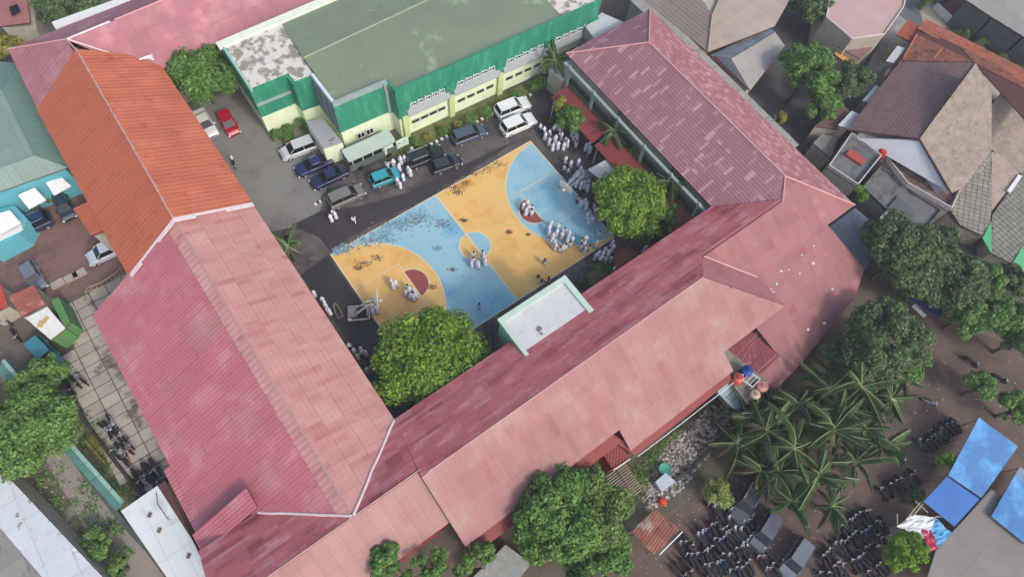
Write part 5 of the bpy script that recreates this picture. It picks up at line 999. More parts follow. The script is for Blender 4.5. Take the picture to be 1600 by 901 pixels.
def palm(label, u, v, h, n, sc, group=None, seed=0, lean=(0, 0), name='palm'):
    c = P(u, v, h); r = thing(name, label, 'palm', (c.x-lean[0], c.y-lean[1], 0), group); rd = random.Random(seed*7+int(u*3+v)); o_ = ORG[r.name]
    m = MB(); m.tube([(o_.x, o_.y, 0), (o_.x+lean[0]*.4, o_.y+lean[1]*.4, h*.55), tuple(c)], [.2*sc, .13*sc, .11*sc], 8); m.build('trunk', bark, r)
    for k in range(n):
        dead = rd.random() < .13; fm, rm = FR[4 if dead else rd.randrange(4)]; a = k*2.39996+rd.uniform(-.55, .55); ti = rd.choice((-.75, -.45, -.1, .15, .35))+rd.uniform(-.2, .2); s = sc*rd.uniform(.7, 1.2)
        f = bpy.data.objects.new('frond', fm); link(f, r); f.location = c-o_; f.rotation_euler = (rd.uniform(-.6, .6), .5 if dead else ti, a); f.scale = (s, s*rd.uniform(.8, 1.1), s)
        q = bpy.data.objects.new('midrib', rm); link(q, f)
pl_spots = [(1152, 692, 3.2, 1.0, 'palm nearest the waste ground'), (1196, 672, 5.4, 1.25, 'tall palm just below the tank platform'), (1188, 735, 3.6, 1.1, 'palm above the dark grey car'), (1246, 632, 4.6, 1.2, 'palm close under the dusty rose roof eave'), (1240, 700, 6.0, 1.3, 'tallest palm in the middle of the grove'), (1296, 606, 4.2, 1.15, 'palm below the dark olive tree'), (1345, 604, 5.2, 1.2, 'palm at the upper right of the grove'), (1302, 672, 5.6, 1.3, 'tall palm right of the tallest one'), (1278, 744, 4.8, 1.2, 'palm at the lower middle of the grove'), (1236, 782, 3.4, 1.0, 'low palm at the bottom tip of the grove'), (1350, 668, 4.6, 1.25, 'palm at the right side of the grove'), (1392, 622, 3.6, 1.05, 'palm nearest the muddy lot'), (1335, 722, 3.4, 1.0, 'low palm at the lower right of the grove'), (1300, 790, 2.6, .85, 'small young palm above the packed motorcycles'), (1205, 632, 2.8, .9, 'young palm in the shade of the rose roof'), (1262, 672, 3., .95, 'young palm in the heart of the grove'), (1168, 652, 3.8, 1.1, 'palm at the left upper side of the grove'), (1376, 700, 3.6, 1.0, 'palm leaning out over the muddy lot'), (1320, 640, 4.6, 1.15, 'palm in the upper middle of the grove'), (1216, 735, 4., 1.1, 'palm above the gap between the grey cars'), (1410, 590, 3.4, .95, 'palm at the far right tip of the grove')]
for i, (u, v, h_, sc_, lb) in enumerate(pl_spots): palm(lb, u, v, h_, 15+(i % 4), sc_*.92, 'palms of the dense grove', i, ((i*5 % 7-3)*.25, (i*3 % 5-2)*.3))
palm('tall slim palm at the junction of the green building and mauve roof', 868, 94, 5.2, 15, .72, None, 31)
palm('palm in front of the mauve eave over the red veranda', 960, 204, 5., 15, .75, None, 32)
palm('pale palm at the mauve gutter above the lime tree', 1050, 284, 5.2, 17, .85, None, 33)
palm('palm half hidden under the pink eave of the crimson wing near the court', 450, 384, 3.6, 15, .8, None, 34)
# reddish round sun shades
for i, (u, v) in enumerate(((982, 404), (936, 434))):
    c = P(u, v, 2.6); r = thing('garden_umbrella', ('round rust brown garden umbrella', 'smaller olive brown garden umbrella')[i]+' in the shade above the long roof', 'umbrella', (c.x, c.y, 0))
    R_ = (1.7, 1.3)[i]; m = MB(); m.lathe(tuple(c), [(R_, -.35), (R_*.98, -.3), (R_*.5, 0), (.05, .25)], 8); m.build('canopy', M(('rust_cloth', 'olive_cloth')[i], ((122, 68, 52), (92, 80, 56))[i], .1, 1.), r); m = MB(); m.tube([(c.x, c.y, 0), (c.x, c.y, 2.8)], .04); m.build('pole', steel, r)
# ground cover
def grass(name, poly, n, size, mat, label):
    xs = [p[0] for p in poly]; ys = [p[1] for p in poly]; cl = []
    while len(cl) < 90:
        u, v = random.uniform(min(xs), max(xs)), random.uniform(min(ys), max(ys))
        if inside((u, v), poly): p = P(u, v, 0); cl.append(((p.x, p.y, -.1), random.uniform(.3, .8)))
    o = leaf_cloud(cl, n, size, mat, name, None, .5, seed=n); tag(o, label, 'ground cover', None, 'stuff')
grass('ground_cover', [(105, 560), (130, 640), (225, 765), (190, 790), (110, 690), (20, 600)], 4200, .13, leafG, 'weeds and low plants in the garden strip beside the slabs')
grass('ground_cover', [(40, 740), (110, 720), (190, 820), (215, 900), (150, 900)], 3600, .13, leafG, 'garden plants beside the pale lane')
grass('ground_cover', [(980, 740), (1090, 640), (1040, 700), (1000, 780)], 2600, .12, leafG, 'patchy grass on the waste ground below the rose roof')
grass('ground_cover', [(640, 225), (700, 205), (830, 138), (832, 146), (690, 222), (560, 258)], 2600, .1, leafY, 'yellowish grass bed along the green building')
grass('ground_cover', [(1180, 600), (1400, 560), (1400, 700), (1240, 800), (1150, 720)], 9000, .24, leafC, 'dark undergrowth beneath the palms')
# ------------------------------------------------------------------ vehicles
tyreM = M('tyre', (30, 30, 32), .1, 3., .9); rimM = M('alloy_rim', (196, 198, 200), .05, 3., .35, metal=.6); lampM = M('headlight_glass', (214, 220, 222), .03, 2., .15, spec=.7); redL_ = M('tail_light', (150, 30, 28), .05, 2., .2)
trimM = M('black_trim', (34, 34, 36), .1, 3., .6)
def loft(stations, mat, name, smooth=True):
    """stations: (x, [(y,z)...]) half sections from bottom to top; mirrored"""
    m = MB(); rows = []
    for x, hs in stations:
        full = [(x, y, z) for y, z in hs]+[(x, -y, z) for y, z in reversed(hs)]; rows.append(full)
    n = len(rows[0]); k = 0
    for r_ in rows: m.v += r_
    for i in range(len(rows)-1):
        for j in range(n): a = i*n+j; b = i*n+(j+1) % n; m.f.append((a, b, b+n, a+n))
    m.f.append(tuple(range(n))[::-1]); m.f.append(tuple((len(rows)-1)*n+j for j in range(n)))
    return m.mesh(name, mat=mat, smooth=False)
CM = {}
SHAPES = {  # length, width, height, belt, hood height, (rear glass foot, roof rear, roof front, windscreen foot) measured from the middle, tail height
    'suv':   (4.7, 1.86, 1.78, 1.08, 1.04, (-2.22, -1.95, .35, 1.05), 1.08),
    'mpv':   (4.4, 1.72, 1.68, 1.0, .96, (-2.1, -1.85, .55, 1.25), 1.0),
    'hatch': (3.75, 1.62, 1.48, .92, .88, (-1.8, -1.45, .3, .95), .92),
    'sedan': (4.5, 1.74, 1.42, .9, .86, (-1.55, -.85, .35, 1.05), .92),
    'van':   (4.6, 1.75, 1.9, 1.1, 1.02, (-2.25, -2.12, 1.25, 1.85), 1.1)}
def car_meshes(kind, pk, paint):
    key = (kind, pk)
    if key in CM: return CM[key]
    L_, W_, H_, zb, zh, (rg, rr_, rf_, wf), zt = SHAPES[kind]; hw = W_/2; g = .22
    def sec(w_, z0, z1, tuck=.08): return [(w_*.9, z0), (w_, z0+.14), (w_*1.0, (z0+z1)*.55), (w_*.97, z1-.1), (w_-tuck-.03, z1)]
    X = L_/2
    st = [(-X, sec(hw*.84, g+.14, zt-.16)), (-X+.1, sec(hw*.95, g, zt-.02)), (rg, sec(hw, g, zt)), (0, sec(hw, g, zb)), (wf, sec(hw, g, zb)), (wf+.1, sec(hw, g, (zb+zh)/2+.01)), ((wf+X)/2+.1, sec(hw*.98, g, zh-.03)), (X-.22, sec(hw*.93, g, zh-.14)), (X-.05, sec(hw*.84, g+.05, zh-.3)), (X, sec(hw*.76, g+.1, zh-.42))]
    d = {}; d['body'] = loft(st, paint, 'body')
    tw = hw-.22; bw = hw-.11
    # roof panel with pillars
    m = MB(); zr = H_
    rp = [(rr_-.02, tw*.93), (rr_+.12, tw), (rf_-.12, tw), (rf_, tw*.93)]
    top = [(x, y, zr-.02 if i in (0, 3) else zr) for i, (x, y) in enumerate(rp)]; top += [(x, -y, z) for x, y, z in reversed(top)]
    lowr = [(x, y*1.02, z-.07) for x, y, z in top]; n = len(top)
    m.add(top+lowr, [tuple(range(n))[::-1]]+[(i, (i+1) % n, (i+1) % n+n, i+n) for i in range(n)]+[tuple(range(n, 2*n))])
    for s in (1, -1):
        for (xt, xb) in ((rf_, wf), (rr_, rg), ((rr_+rf_)/2, (rg+wf)/2-.15)): m.tube([(xt, s*tw*.97, zr-.06), (xb, s*(bw+.005), zb-.02)], .035, 4)
    d['roof'] = m.mesh('roof', mat=paint)
    zg0, zg1 = zb-.02, zr-.06
    def q(a, b, c, e, nm):
        mm = MB(); mm.add([a, b, c, e], [(0, 1, 2, 3)]); v = Vector(b)-Vector(a); u_ = Vector(c)-Vector(a); nn = v.cross(u_).normalized()*.02
        mm.add([tuple(Vector(p)-nn) for p in (a, b, c, e)], [(3, 2, 1, 0)]); return mm.mesh(nm, mat=glass)
    d['windscreen'] = q((wf, -bw+.04, zg0), (wf, bw-.04, zg0), (rf_, tw*.93, zg1), (rf_, -tw*.93, zg1), 'windscreen')
    d['rear_window'] = q((rg, bw-.04, zg0), (rg, -bw+.04, zg0), (rr_, -tw*.93, zg1), (rr_, tw*.93, zg1), 'rear_window')
    for s in (1, -1):
        xm, xmb = (rr_+rf_)/2, (rg+wf)/2-.15
        for a_, b_, c_, e_ in ((rg, xmb-.03, xm-.03, rr_), (xmb+.03, wf, rf_, xm+.03)):
            pts = [(a_+.03, s*bw, zg0), (b_-.03, s*bw, zg0), (c_-.02, s*tw, zg1), (e_+.02, s*tw, zg1)]
            if s > 0: pts = pts[::-1]
            d.setdefault('side_windows', []).append(q(*pts, 'side_window'))
    m = MB(); m.lathe((0, 0, 0), [(.2, -.1), (.31, -.1), (.33, -.05), (.33, .05), (.31, .1), (.2, .1)], 16, 'y'); d['tyre'] = m.mesh('tyre', mat=tyreM)
    m = MB(); m.lathe((0, 0, 0), [(.02, -.105), (.2, -.108), (.2, .108), (.02, .105)], 12, 'y'); d['rim'] = m.mesh('rim', mat=rimM)
    m = MB(); m.box((0, 0, 0), (.2, .36, .14), 0); d['headlight'] = m.mesh('headlight', mat=lampM)
    m = MB(); m.box((0, 0, 0), (.1, .2, .3)); d['tail_light'] = m.mesh('tail_light', mat=redL_)
    m = MB(); m.box((0, 0, 0), (.14, .2, .13)); d['mirror'] = m.mesh('mirror', mat=paint)
    m = MB(); m.box((0, 0, 0), (.03, W_*.62, .13)); d['grille'] = m.mesh('grille', mat=trimM)
    m = MB(); m.box((0, 0, 0), (.03, .44, .12)); d['plate'] = m.mesh('number_plate', mat=trimM)
    m = MB(); m.tube([(0, 0, 0), (rf_-rr_-.4, 0, 0)], .025, 5); d['rail'] = m.mesh('roof_rail', mat=rimM)
    CM[key] = d; return d
CARN = 0
def car(kind, col, label, u, v, fu, fv, z=0., rails=False, scale=1., group=None, cat='car', name='parked_car'):
    """car centred at photo point (u,v) pointing at photo point (fu,fv)"""
    global CARN; CARN += 1
    pk = '%d_%d_%d' % col; pm = M('car_paint_'+pk, col, .02, 1., .3, spec=.5, coat=.6, fine=.01); d = car_meshes(kind, pk, pm)
    L_, W_, H_, zb, zh, (rg, rr_, rf_, wf), zt = SHAPES[kind]; p = P(u, v, .7); q = P(fu, fv, .7); rz = math.atan2(q.y-p.y, q.x-p.x)
    r = thing(name, label, cat, (p.x, p.y, z), group, rz); r.scale = (scale,)*3
    def put(nm, me, loc=(0, 0, 0), par=r, rot=(0, 0, 0)):
        o = bpy.data.objects.new(nm, me); link(o, par); o.location = loc; o.rotation_euler = rot; return o
    put('body', d['body']); put('roof', d['roof']); put('windscreen', d['windscreen']); put('rear_window', d['rear_window'])
    for w_ in d['side_windows']: put('side_window', w_)
    X = L_/2
    for sx in (X-.82, -X+.82):
        for s in (1, -1): w_ = put('wheel', d['tyre'], (sx, s*(W_/2-.1), .33)); put('rim', d['rim'], (0, s*.012, 0), w_)
    for s in (1, -1):
        put('headlight', d['headlight'], (X-.13, s*(W_/2*.72), zh-.36), rot=(0, .35, -s*.3)); put('tail_light', d['tail_light'], (-X+.05, s*(W_/2*.8), zt-.3)); put('mirror', d['mirror'], (wf-.25, s*(W_/2+.08), zb+.02))
        if rails: put('roof_rail', d['rail'], (rr_+.2, s*(W_/2-.3), H_+.03))
    put('grille', d['grille'], (X+.0, 0, .55)); put('number_plate', d['plate'], (-X-.0, 0, .62))
    return r
car('suv', (232, 234, 232), 'white SUV at the top of the court, the farther of two', 801, 168, 829, 157, rails=True)
car('suv', (234, 236, 234), 'white SUV at the top of the court, the nearer of two', 810, 194, 838, 182)
car('mpv', (74, 88, 106), 'slate blue minivan parked along the painted kerb', 733, 210, 760, 200)
car('suv', (38, 44, 46), 'black SUV with bright roof rails behind the dark hatchback', 664, 245, 692, 234, rails=True)
car('hatch', (52, 58, 66), 'dark grey hatchback between the black SUV and the court', 697, 256, 722, 247)
car('hatch', (56, 158, 168), 'bright turquoise hatchback with students beside it', 602, 276, 628, 266)
car('mpv', (122, 118, 112), 'grey brown minivan nearest the driveway mouth', 541, 306, 568, 294)
car('mpv', (196, 200, 202), 'silver minivan beside the lime bushes of the green building', 466, 232, 442, 241)
car('sedan', (38, 46, 92), 'navy blue sedan with silver roof trim, nearest the silver minivan', 490, 257, 464, 268, rails=True)
car('sedan', (34, 44, 78), 'dark navy sedan between the blue sedan and the grey minivan', 514, 276, 488, 288)
car('hatch', (176, 20, 44), 'crimson hatchback half under the rounded tree', 357, 192, 366, 208)
car('sedan', (226, 228, 226), 'white car half hidden by the orange roof edge', 320, 192, 331, 210)
car('suv', (36, 50, 84), 'navy SUV in the paved yard by the cyan wall', 46, 354, 20, 366, rails=True)
car('hatch', (40, 54, 66), 'small dark car tucked between the planter and orange porch', 100, 322, 108, 340)
car('mpv', (196, 202, 210), 'silver car poking out under the orange roof eave', 168, 392, 146, 402)
car('hatch', (112, 120, 130), 'blue grey car behind the rusty shed', 52, 432, 64, 452)
car('mpv', (62, 128, 142), 'faded teal hatchback beside the white kiosk', 72, 553, 92, 574)
car('suv', (62, 62, 72), 'dark grey car with roof rails nearest the pale flowering bush', 1166, 784, 1150, 812, rails=True)
car('mpv', (84, 88, 96), 'grey roofed car right of the dark grey car', 1196, 830, 1180, 856)
car('mpv', (100, 106, 114), 'grey roofed car at the bottom edge among the motorcycles', 1243, 872, 1226, 898)
car('suv', (44, 66, 74), 'dark teal car in the second carport across the street', 1520, 34, 1530, 24)
car('mpv', (46, 60, 76), 'dark blue car in the carport at the top right corner', 1572, 64, 1582, 54)
# minibus
mb_ = thing('minibus', 'pale green roofed minibus with dark side windows beside the notice board', 'minibus', tuple(P(578, 240, 0)))
A, B = P(553, 250, 1.), P(604, 227, 1.); d = (B-A).normalized(); rz = math.atan2(d.y, d.x); c = (A+B)/2; L_ = 6.2
bm_ = M('minibus_paint', (186, 202, 186), .04, 1., .4, coat=.4)
m = MB(); m.box((c.x, c.y, .95), (L_, 1.9, 1.1), rz); m.build('body', M('minibus_lower', (92, 108, 100), .06, 1., .5), mb_)
m = MB(); m.box((c.x, c.y, 1.86), (L_-.1, 1.84, .7), rz); m.build('window_band', glass, mb_)
m = MB(); n_ = Vector((-d.y, d.x, 0)); pts = [c+d*a+n_*b for a, b in ((-3.05, -.8), (-2.9, -.95), (2.9, -.95), (3.05, -.8), (3.05, .8), (2.9, .95), (-2.9, .95), (-3.05, .8))]; m.prism([(p.x, p.y) for p in pts], 2.22, 2.42); m.build('roof', bm_, mb_)
for k in range(5):
    for s in (1, -1): m = MB(); q = c+d*(-2.6+1.3*k)+n_*s*.935; m.box((q.x, q.y, 1.86), (.12, .03, .7), rz); m.build('pillar', bm_, mb_)
for sx in (-1.9, 1.9):
    for s in (1, -1): m = MB(); m.lathe((0, 0, 0), [(.2, -.11), (.36, -.1), (.37, .1), (.2, .11)], 14, 'y'); o = m.build('wheel', tyreM, mb_, local=True); q = c+d*sx+n_*s*.9-ORG[mb_.name]; o.location = (q.x, q.y, .37); o.rotation_euler = (0, 0, rz)
# motorcycles
def moto_meshes(col, key):
    pm = M('moto_paint_'+key, col, .04, 1., .35, coat=.5); o = {}
    m = MB(); m.add([], [])
    secs = [(-.85, .03, .62, .72), (-.55, .11, .5, .8), (-.2, .12, .42, .72), (.1, .1, .36, .52), (.3, .13, .4, .72), (.5, .16, .5, .98), (.62, .1, .7, 1.0)]
    k = 0
    for x, w_, z0, z1 in secs: m.v += [(x, -w_, z0), (x, w_, z0), (x, w_*.8, z1), (x, -w_*.8, z1)]
    for i in range(len(secs)-1):
        for j in range(4): a = i*4+j; b = i*4+(j+1) % 4; m.f.append((a, b, b+4, a+4))
    m.f += [(3, 2, 1, 0), tuple(len(secs)*4-4+j for j in range(4))]
    m.box((.68, 0, .52), (.4, .14, .05)); o['body'] = m.mesh('body', mat=pm)
    m = MB(); m.box((-.28, 0, .8), (.72, .24, .09)); m.box((-.72, 0, .84), (.16, .2, .08)); o['seat'] = m.mesh('seat', mat=trimM)
    m = MB(); m.lathe((0, 0, 0), [(.2, -.05), (.28, -.05), (.3, 0), (.28, .05), (.2, .05)], 14, 'y'); o['wheel'] = m.mesh('wheel', mat=tyreM)
    m = MB(); m.lathe((0, 0, 0), [(.03, -.055), (.2, -.03), (.2, .03), (.03, .055)], 10, 'y'); o['rim'] = m.mesh('rim', mat=M('dull_rim', (170, 170, 172), .1, 3., .4))
    m = MB(); m.tube([(.42, -.34, 1.04), (.5, -.12, 1.0), (.5, .12, 1.0), (.42, .34, 1.04)], .022, 5); m.box((.56, 0, .98), (.12, .18, .14)); o['handlebar'] = m.mesh('handlebar', mat=M('dark_bar', (168, 168, 170), .1, 3., .4))
    m = MB(); m.box((.42, .34, 1.16), (.03, .14, .09)); m.tube([(.42, .34, 1.04), (.42, .34, 1.14)], .012, 4); m.box((.42, -.34, 1.16), (.03, .14, .09)); m.tube([(.42, -.34, 1.04), (.42, -.34, 1.14)], .012, 4); o['mirror'] = m.mesh('mirror', mat=trimM)
    return o
MT = {}
def motoproto(col, key):
    d = moto_meshes(col, key); r = bpy.data.objects.new('motorcycle', None); r['category'] = 'motorcycle'
    def put(nm, me, par, loc=(0, 0, 0)): o = bpy.data.objects.new(nm, me); o.parent = par; o.location = loc; return o
    ch = [('body', d['body'], (0, 0, 0)), ('seat', d['seat'], (0, 0, 0)), ('handlebar', d['handlebar'], (0, 0, 0)), ('wheel', d['wheel'], (.68, 0, .3)), ('wheel', d['wheel'], (-.62, 0, .3))]
    MT[key] = (ch, d)
for k_, c_ in (('black', (34, 34, 38)), ('grey', (110, 112, 116)), ('white', (206, 208, 210)), ('red', (134, 34, 46)), ('blue', (46, 64, 110)), ('teal', (58, 110, 110)), ('olive', (120, 118, 60)), ('plum', (92, 44, 70)), ('silver', (150, 152, 158))): motoproto(c_, k_)
def moto(key, x, y, rz, label, group):
    ch, d = MT[key]; r = bpy.data.objects.new('motorcycle', None); COL.objects.link(r); r.empty_display_size = .2; r.location = (x, y, 0); r.rotation_euler = (.08, 0, rz)
    r['label'] = label; r['category'] = 'motorcycle'; r['group'] = group
    for nm, me, loc in ch:
        o = bpy.data.objects.new(nm, me); COL.objects.link(o); o.parent = r; o.location = loc
        if nm == 'wheel': q = bpy.data.objects.new('rim', d['rim']); COL.objects.link(q); q.parent = o
    q = bpy.data.objects.new('mirror', d['mirror']); COL.objects.link(q); q.parent = r
def moto_field(poly, face, dx, dy, label, group, keys, skip=.08, cap=None):
    """bikes side by side in rows inside the photo polygon; face = two photo points giving the way they point"""
    a, b = P(*face[0]), P(*face[1]); rz = math.atan2(b.y-a.y, b.x-a.x); f = Vector((math.cos(rz), math.sin(rz))); s = Vector((-f.y, f.x))
    W_ = [P(u, v) for u, v in poly]; pw = [(p.x, p.y) for p in W_]; c = Vector(cxy(pw)[:2]); n = 0; rd = random.Random(int(c.x*10))
    rows = {}
    for i in range(-22, 23):
        for j in range(-30, 31):
            p = c+f*(i*dx+rd.uniform(-.28, .28))+s*(j*dy+rd.uniform(-.12, .12))
            if not inside((p.x, p.y), pw) or rd.random() < skip: continue
            rows.setdefault(i, []).append((Qp(p.x, p.y)[0], p, rd.choice(keys), rz+rd.uniform(-.25, .25)+(math.pi if rd.random() < .12 else 0)))
    order = sorted(rows, key=lambda i: sum(Qp(q[1].x, q[1].y)[1] for q in rows[i])/len(rows[i]))
    for ri, i in enumerate(order):
        for bi, (u_, p, k, a_) in enumerate(sorted(rows[i], key=lambda q: q[0])):
            moto(k, p.x, p.y, a_, {'red': 'dark red'}.get(k, k)+' motorcycle '+nth(bi+1)+' from left in '+nth(ri+1)+' row from top '+label, 'motorcycles '+group); n += 1
    return n
KK = ['black']*6+['grey']*3+['silver']*3+['white', 'white', 'red', 'blue', 'blue', 'plum', 'olive', 'teal']
nm_ = moto_field([(1106, 792), (1158, 798), (1176, 832), (1222, 905), (1046, 905), (1062, 848)], ((1118, 838), (1106, 818)), 1.5, .5, 'beside the rusty roof', 'beside the rusty roof', KK)
nm_ += moto_field([(1342, 792), (1386, 822), (1382, 905), (1258, 905), (1292, 846), (1318, 812)], ((1340, 850), (1328, 830)), 1.5, .48, 'between palms and lime bush', 'between the palms and lime bush', ['black']*11+['grey']*3+['blue', 'plum', 'silver'])
nm_ += moto_field([(1368, 762), (1400, 738), (1432, 745), (1404, 786), (1380, 788)], ((1388, 770), (1376, 752)), 1.7, .6, 'before the plain blue roof', 'in front of the blue roof', ['black', 'black', 'grey', 'white', 'black', 'silver'])
nm_ += moto_field([(1430, 692), (1476, 656), (1496, 668), (1448, 712)], ((1462, 690), (1448, 672)), 1.9, .62, 'above the streaked blue roof', 'above the streaked blue roof', ['black', 'white', 'teal', 'grey', 'black', 'teal'], 0.)
nm_ += moto_field([(104, 588), (132, 580), (142, 610), (116, 620)], ((112, 590), (132, 612)), 1.6, .6, 'by the teal hatchback', 'by the teal hatchback', ['black', 'black', 'blue'], 0.)
nm_ += moto_field([(150, 652), (184, 646), (218, 704), (192, 724)], ((176, 672), (196, 700)), 1.5, .5, 'on the slab paving', 'on the slab paving', ['red', 'grey', 'black', 'silver', 'white'], 0.)
nm_ += moto_field([(200, 730), (240, 706), (264, 742), (222, 768)], ((216, 722), (236, 752)), 1.5, .48, 'above the white roof', 'above the white roof', ['black', 'black', 'grey', 'blue'], 0.)
for (u, v, fu, fv, k, lb) in ((366, 257, 362, 246, 'white', 'lone white scooter on the grey driveway beside the orange roof'), (1447, 628, 1460, 634, 'white', 'white motorcycle standing alone near the palms'), (1399, 713, 1408, 720, 'grey', 'lone grey motorcycle between the palms and blue roof'), (1512, 566, 1520, 572, 'black', 'black motorcycle at the edge of the ragged tree'), (1556, 592, 1566, 598, 'black', 'black motorcycle near the right edge by the ragged tree'), (1176, 812, 1160, 800, 'plum', 'plum motorcycle squeezed beside the dark grey car'), (30, 525, 40, 540, 'black', 'black motorcycle near the left edge by the rusty shed'), (14, 500, 24, 512, 'grey', 'grey motorcycle under the left edge red stall')):
    p, q = P(u, v), P(fu, fv); moto(k, p.x, p.y, math.atan2(q.y-p.y, q.x-p.x), lb, 'lone motorcycles')
# ------------------------------------------------------------------ basketball hoops
def hoop(label, u, v, fu, fv):
    a, b = P(u, v, 0), P(fu, fv, 3.); d = Vector((b.x-a.x, b.y-a.y, 0)); L_ = d.length; d.normalize(); n = Vector((-d.y, d.x, 0)); r = thing('basketball_hoop', label, 'basketball hoop', (a.x, a.y, 0)); rz = math.atan2(d.y, d.x)
    wm = M('hoop_white_steel', (214, 212, 204), .06, 2., .5)
    def bar(p, q, rad=.06, nm='frame_bar'): m = MB(); m.tube([p, q], rad, 5); m.build(nm, wm, r)
    B0 = [a+n*s*.8+d*e for s in (-1, 1) for e in (-1.1, 1.1)]
    for i, j in ((0, 1), (2, 3), (0, 2), (1, 3), (0, 3)): bar(B0[i]+Vector((0, 0, .3)), B0[j]+Vector((0, 0, .3)), .07)
    for q in B0: m = MB(); m.lathe((q.x, q.y, 0), [(.12, 0), (.14, .1), (.1, .24)], 8); m.build('caster', tyreM, r)
    m = MB(); m.box((a.x-d.x*.6, a.y-d.y*.6, .5), (.8, 1.1, .35), rz); m.build('ballast_box', M('ballast_grey', (150, 148, 140), .1, 1.), r)
    for s in (-.45, .45): bar(a+d*.9+n*s+Vector((0, 0, .3)), a+d*1.2+n*s*.6+Vector((0, 0, 2.6)), .07)
    tip = a+d*(L_)+Vector((0, 0, 3.0))
    for s in (-.25, .25): bar(a+d*1.2+n*s+Vector((0, 0, 2.6)), tip+n*s, .06); bar(a-d*.5+n*s+Vector((0, 0, .6)), a+d*1.2+n*s+Vector((0, 0, 2.6)), .05)
    m = MB(); m.box((tip.x+d.x*.05, tip.y+d.y*.05, 3.3), (.05, 1.8, 1.05), rz); m.build('backboard', M('backboard_white', (222, 222, 216), .04, 1., .4), r)
    m = MB(); c = tip+d*.35+Vector((0, 0, .05)); m.tube([(c.x+.22*math.cos(t*.5236), c.y+.22*math.sin(t*.5236), c.z) for t in range(13)], .02, 5, False); m.build('rim', M('rim_orange', (206, 92, 40), .05, 1.), r)
    m = MB(); m.lathe((c.x, c.y, c.z-.42), [(.12, 0), (.21, .42)], 10); m.build('net', M('net_white', (200, 200, 196), .05, 1.), r)
hoop('white portable basketball hoop on the orange end of the court', 561, 490, 590, 470)
hoop('portable basketball hoop half hidden by the crowd at the blue end', 913, 283, 884, 294)
m = MB(); A_ = [P(u, v, .6) for u, v in ((524, 473), (531, 483), (535, 492), (529, 498), (524, 488), (521, 478))]; m.tube(A_+[A_[0]], .06, 5); 
for q in A_[::2]: m.tube([(q.x, q.y, 0), tuple(q)], .04, 4)
m.build('goal_frame', M('dull_brass_steel', (140, 132, 104), .1, 2.), None, label='bent brownish metal frame lying between the hoop and the crimson wing', cat='frame')
# ------------------------------------------------------------------ people
def skin_mesh(name, verts, edges, rad, mat, root=0, sub=1):
    me = bpy.data.meshes.new(name); me.from_pydata(verts, edges, []); o = bpy.data.objects.new(name, me); COL.objects.link(o)
    sk_ = o.modifiers.new('s', 'SKIN'); 
    for i, r_ in enumerate(rad): me.skin_vertices[0].data[i].radius = r_ if isinstance(r_, tuple) else (r_, r_); me.skin_vertices[0].data[i].use_root = (i == root)
    sk_.use_smooth_shade = True
    if sub: ss = o.modifiers.new('u', 'SUBSURF'); ss.levels = sub; ss.render_levels = sub
    dg = bpy.context.evaluated_depsgraph_get(); out = bpy.data.meshes.new_from_object(o.evaluated_get(dg)); out.name = name
    out.materials.clear(); out.materials.append(mat); bpy.data.objects.remove(o); return out
skinM = M('skin', (164, 116, 88), .04, 2., .6); hairM = M('black_hair', (26, 22, 22), .1, 3., .6)
clothW = M('white_uniform', (224, 224, 230), .04, 3., .85, rnd=.05); clothB = M('navy_cloth', (56, 62, 96), .06, 3., .85); clothP = M('pale_violet_cloth', (214, 214, 228), .04, 3., .85, rnd=.06); clothG = M('pale_green_shirt', (150, 200, 190), .05, 3., .85); clothK = M('dusky_shirt', (92, 76, 92), .08, 3., .85); shoeM = M('dark_shoe', (30, 28, 28), .1, 3., .6); eyeM = M('eye', (30, 26, 24), .1, 3., .3)
def figure(pose):
    """joint positions for a 1.58 m person, x forward, y left"""
    J = dict(pel=(0, 0, .86), wst=(0, 0, 1.0), chs=(0, 0, 1.2), nek=(0, 0, 1.33), hd=(.015, 0, 1.44), top=(.01, 0, 1.53))
    for s, n in ((1, 'l'), (-1, 'r')):
        J['sh'+n] = (0, s*.17, 1.27); J['el'+n] = (-.02, s*.22, 1.02); J['wr'+n] = (.06, s*.22, .8)
        J['hp'+n] = (0, s*.085, .82); J['kn'+n] = (.02, s*.1, .45); J['an'+n] = (-.02, s*.1, .08); J['to'+n] = (.12, s*.115, .04)
    if pose == 'walk': J['knl'] = (.14, .1, .47); J['anl'] = (.16, .1, .09); J['tol'] = (.3, .11, .05); J['anr'] = (-.22, -.1, .12); J['tor'] = (-.1, -.11, .05); J['ell'] = (-.12, .21, 1.03); J['wrl'] = (-.1, .2, .8); J['elr'] = (.08, -.21, 1.03); J['wrr'] = (.22, -.18, .86)
    if pose == 'reach': J['ell'] = (.2, .2, 1.2); J['wrl'] = (.42, .14, 1.22); J['elr'] = (.17, -.21, 1.1); J['wrr'] = (.36, -.1, 1.12); J['hd'] = (.05, 0, 1.43); J['top'] = (.06, 0, 1.52)
    if pose == 'fold': J['ell'] = (.02, .23, 1.03); J['wrl'] = (.2, .06, 1.05); J['elr'] = (.02, -.23, 1.03); J['wrr'] = (.2, -.05, 1.0)
    if pose == 'spread': J['ell'] = (.0, .4, 1.2); J['wrl'] = (.08, .62, 1.15); J['elr'] = (.0, -.4, 1.24); J['wrr'] = (.1, -.6, 1.3); J['knr'] = (.08, -.16, .46); J['anr'] = (-.05, -.24, .08); J['tor'] = (.08, -.26, .04)
    return J
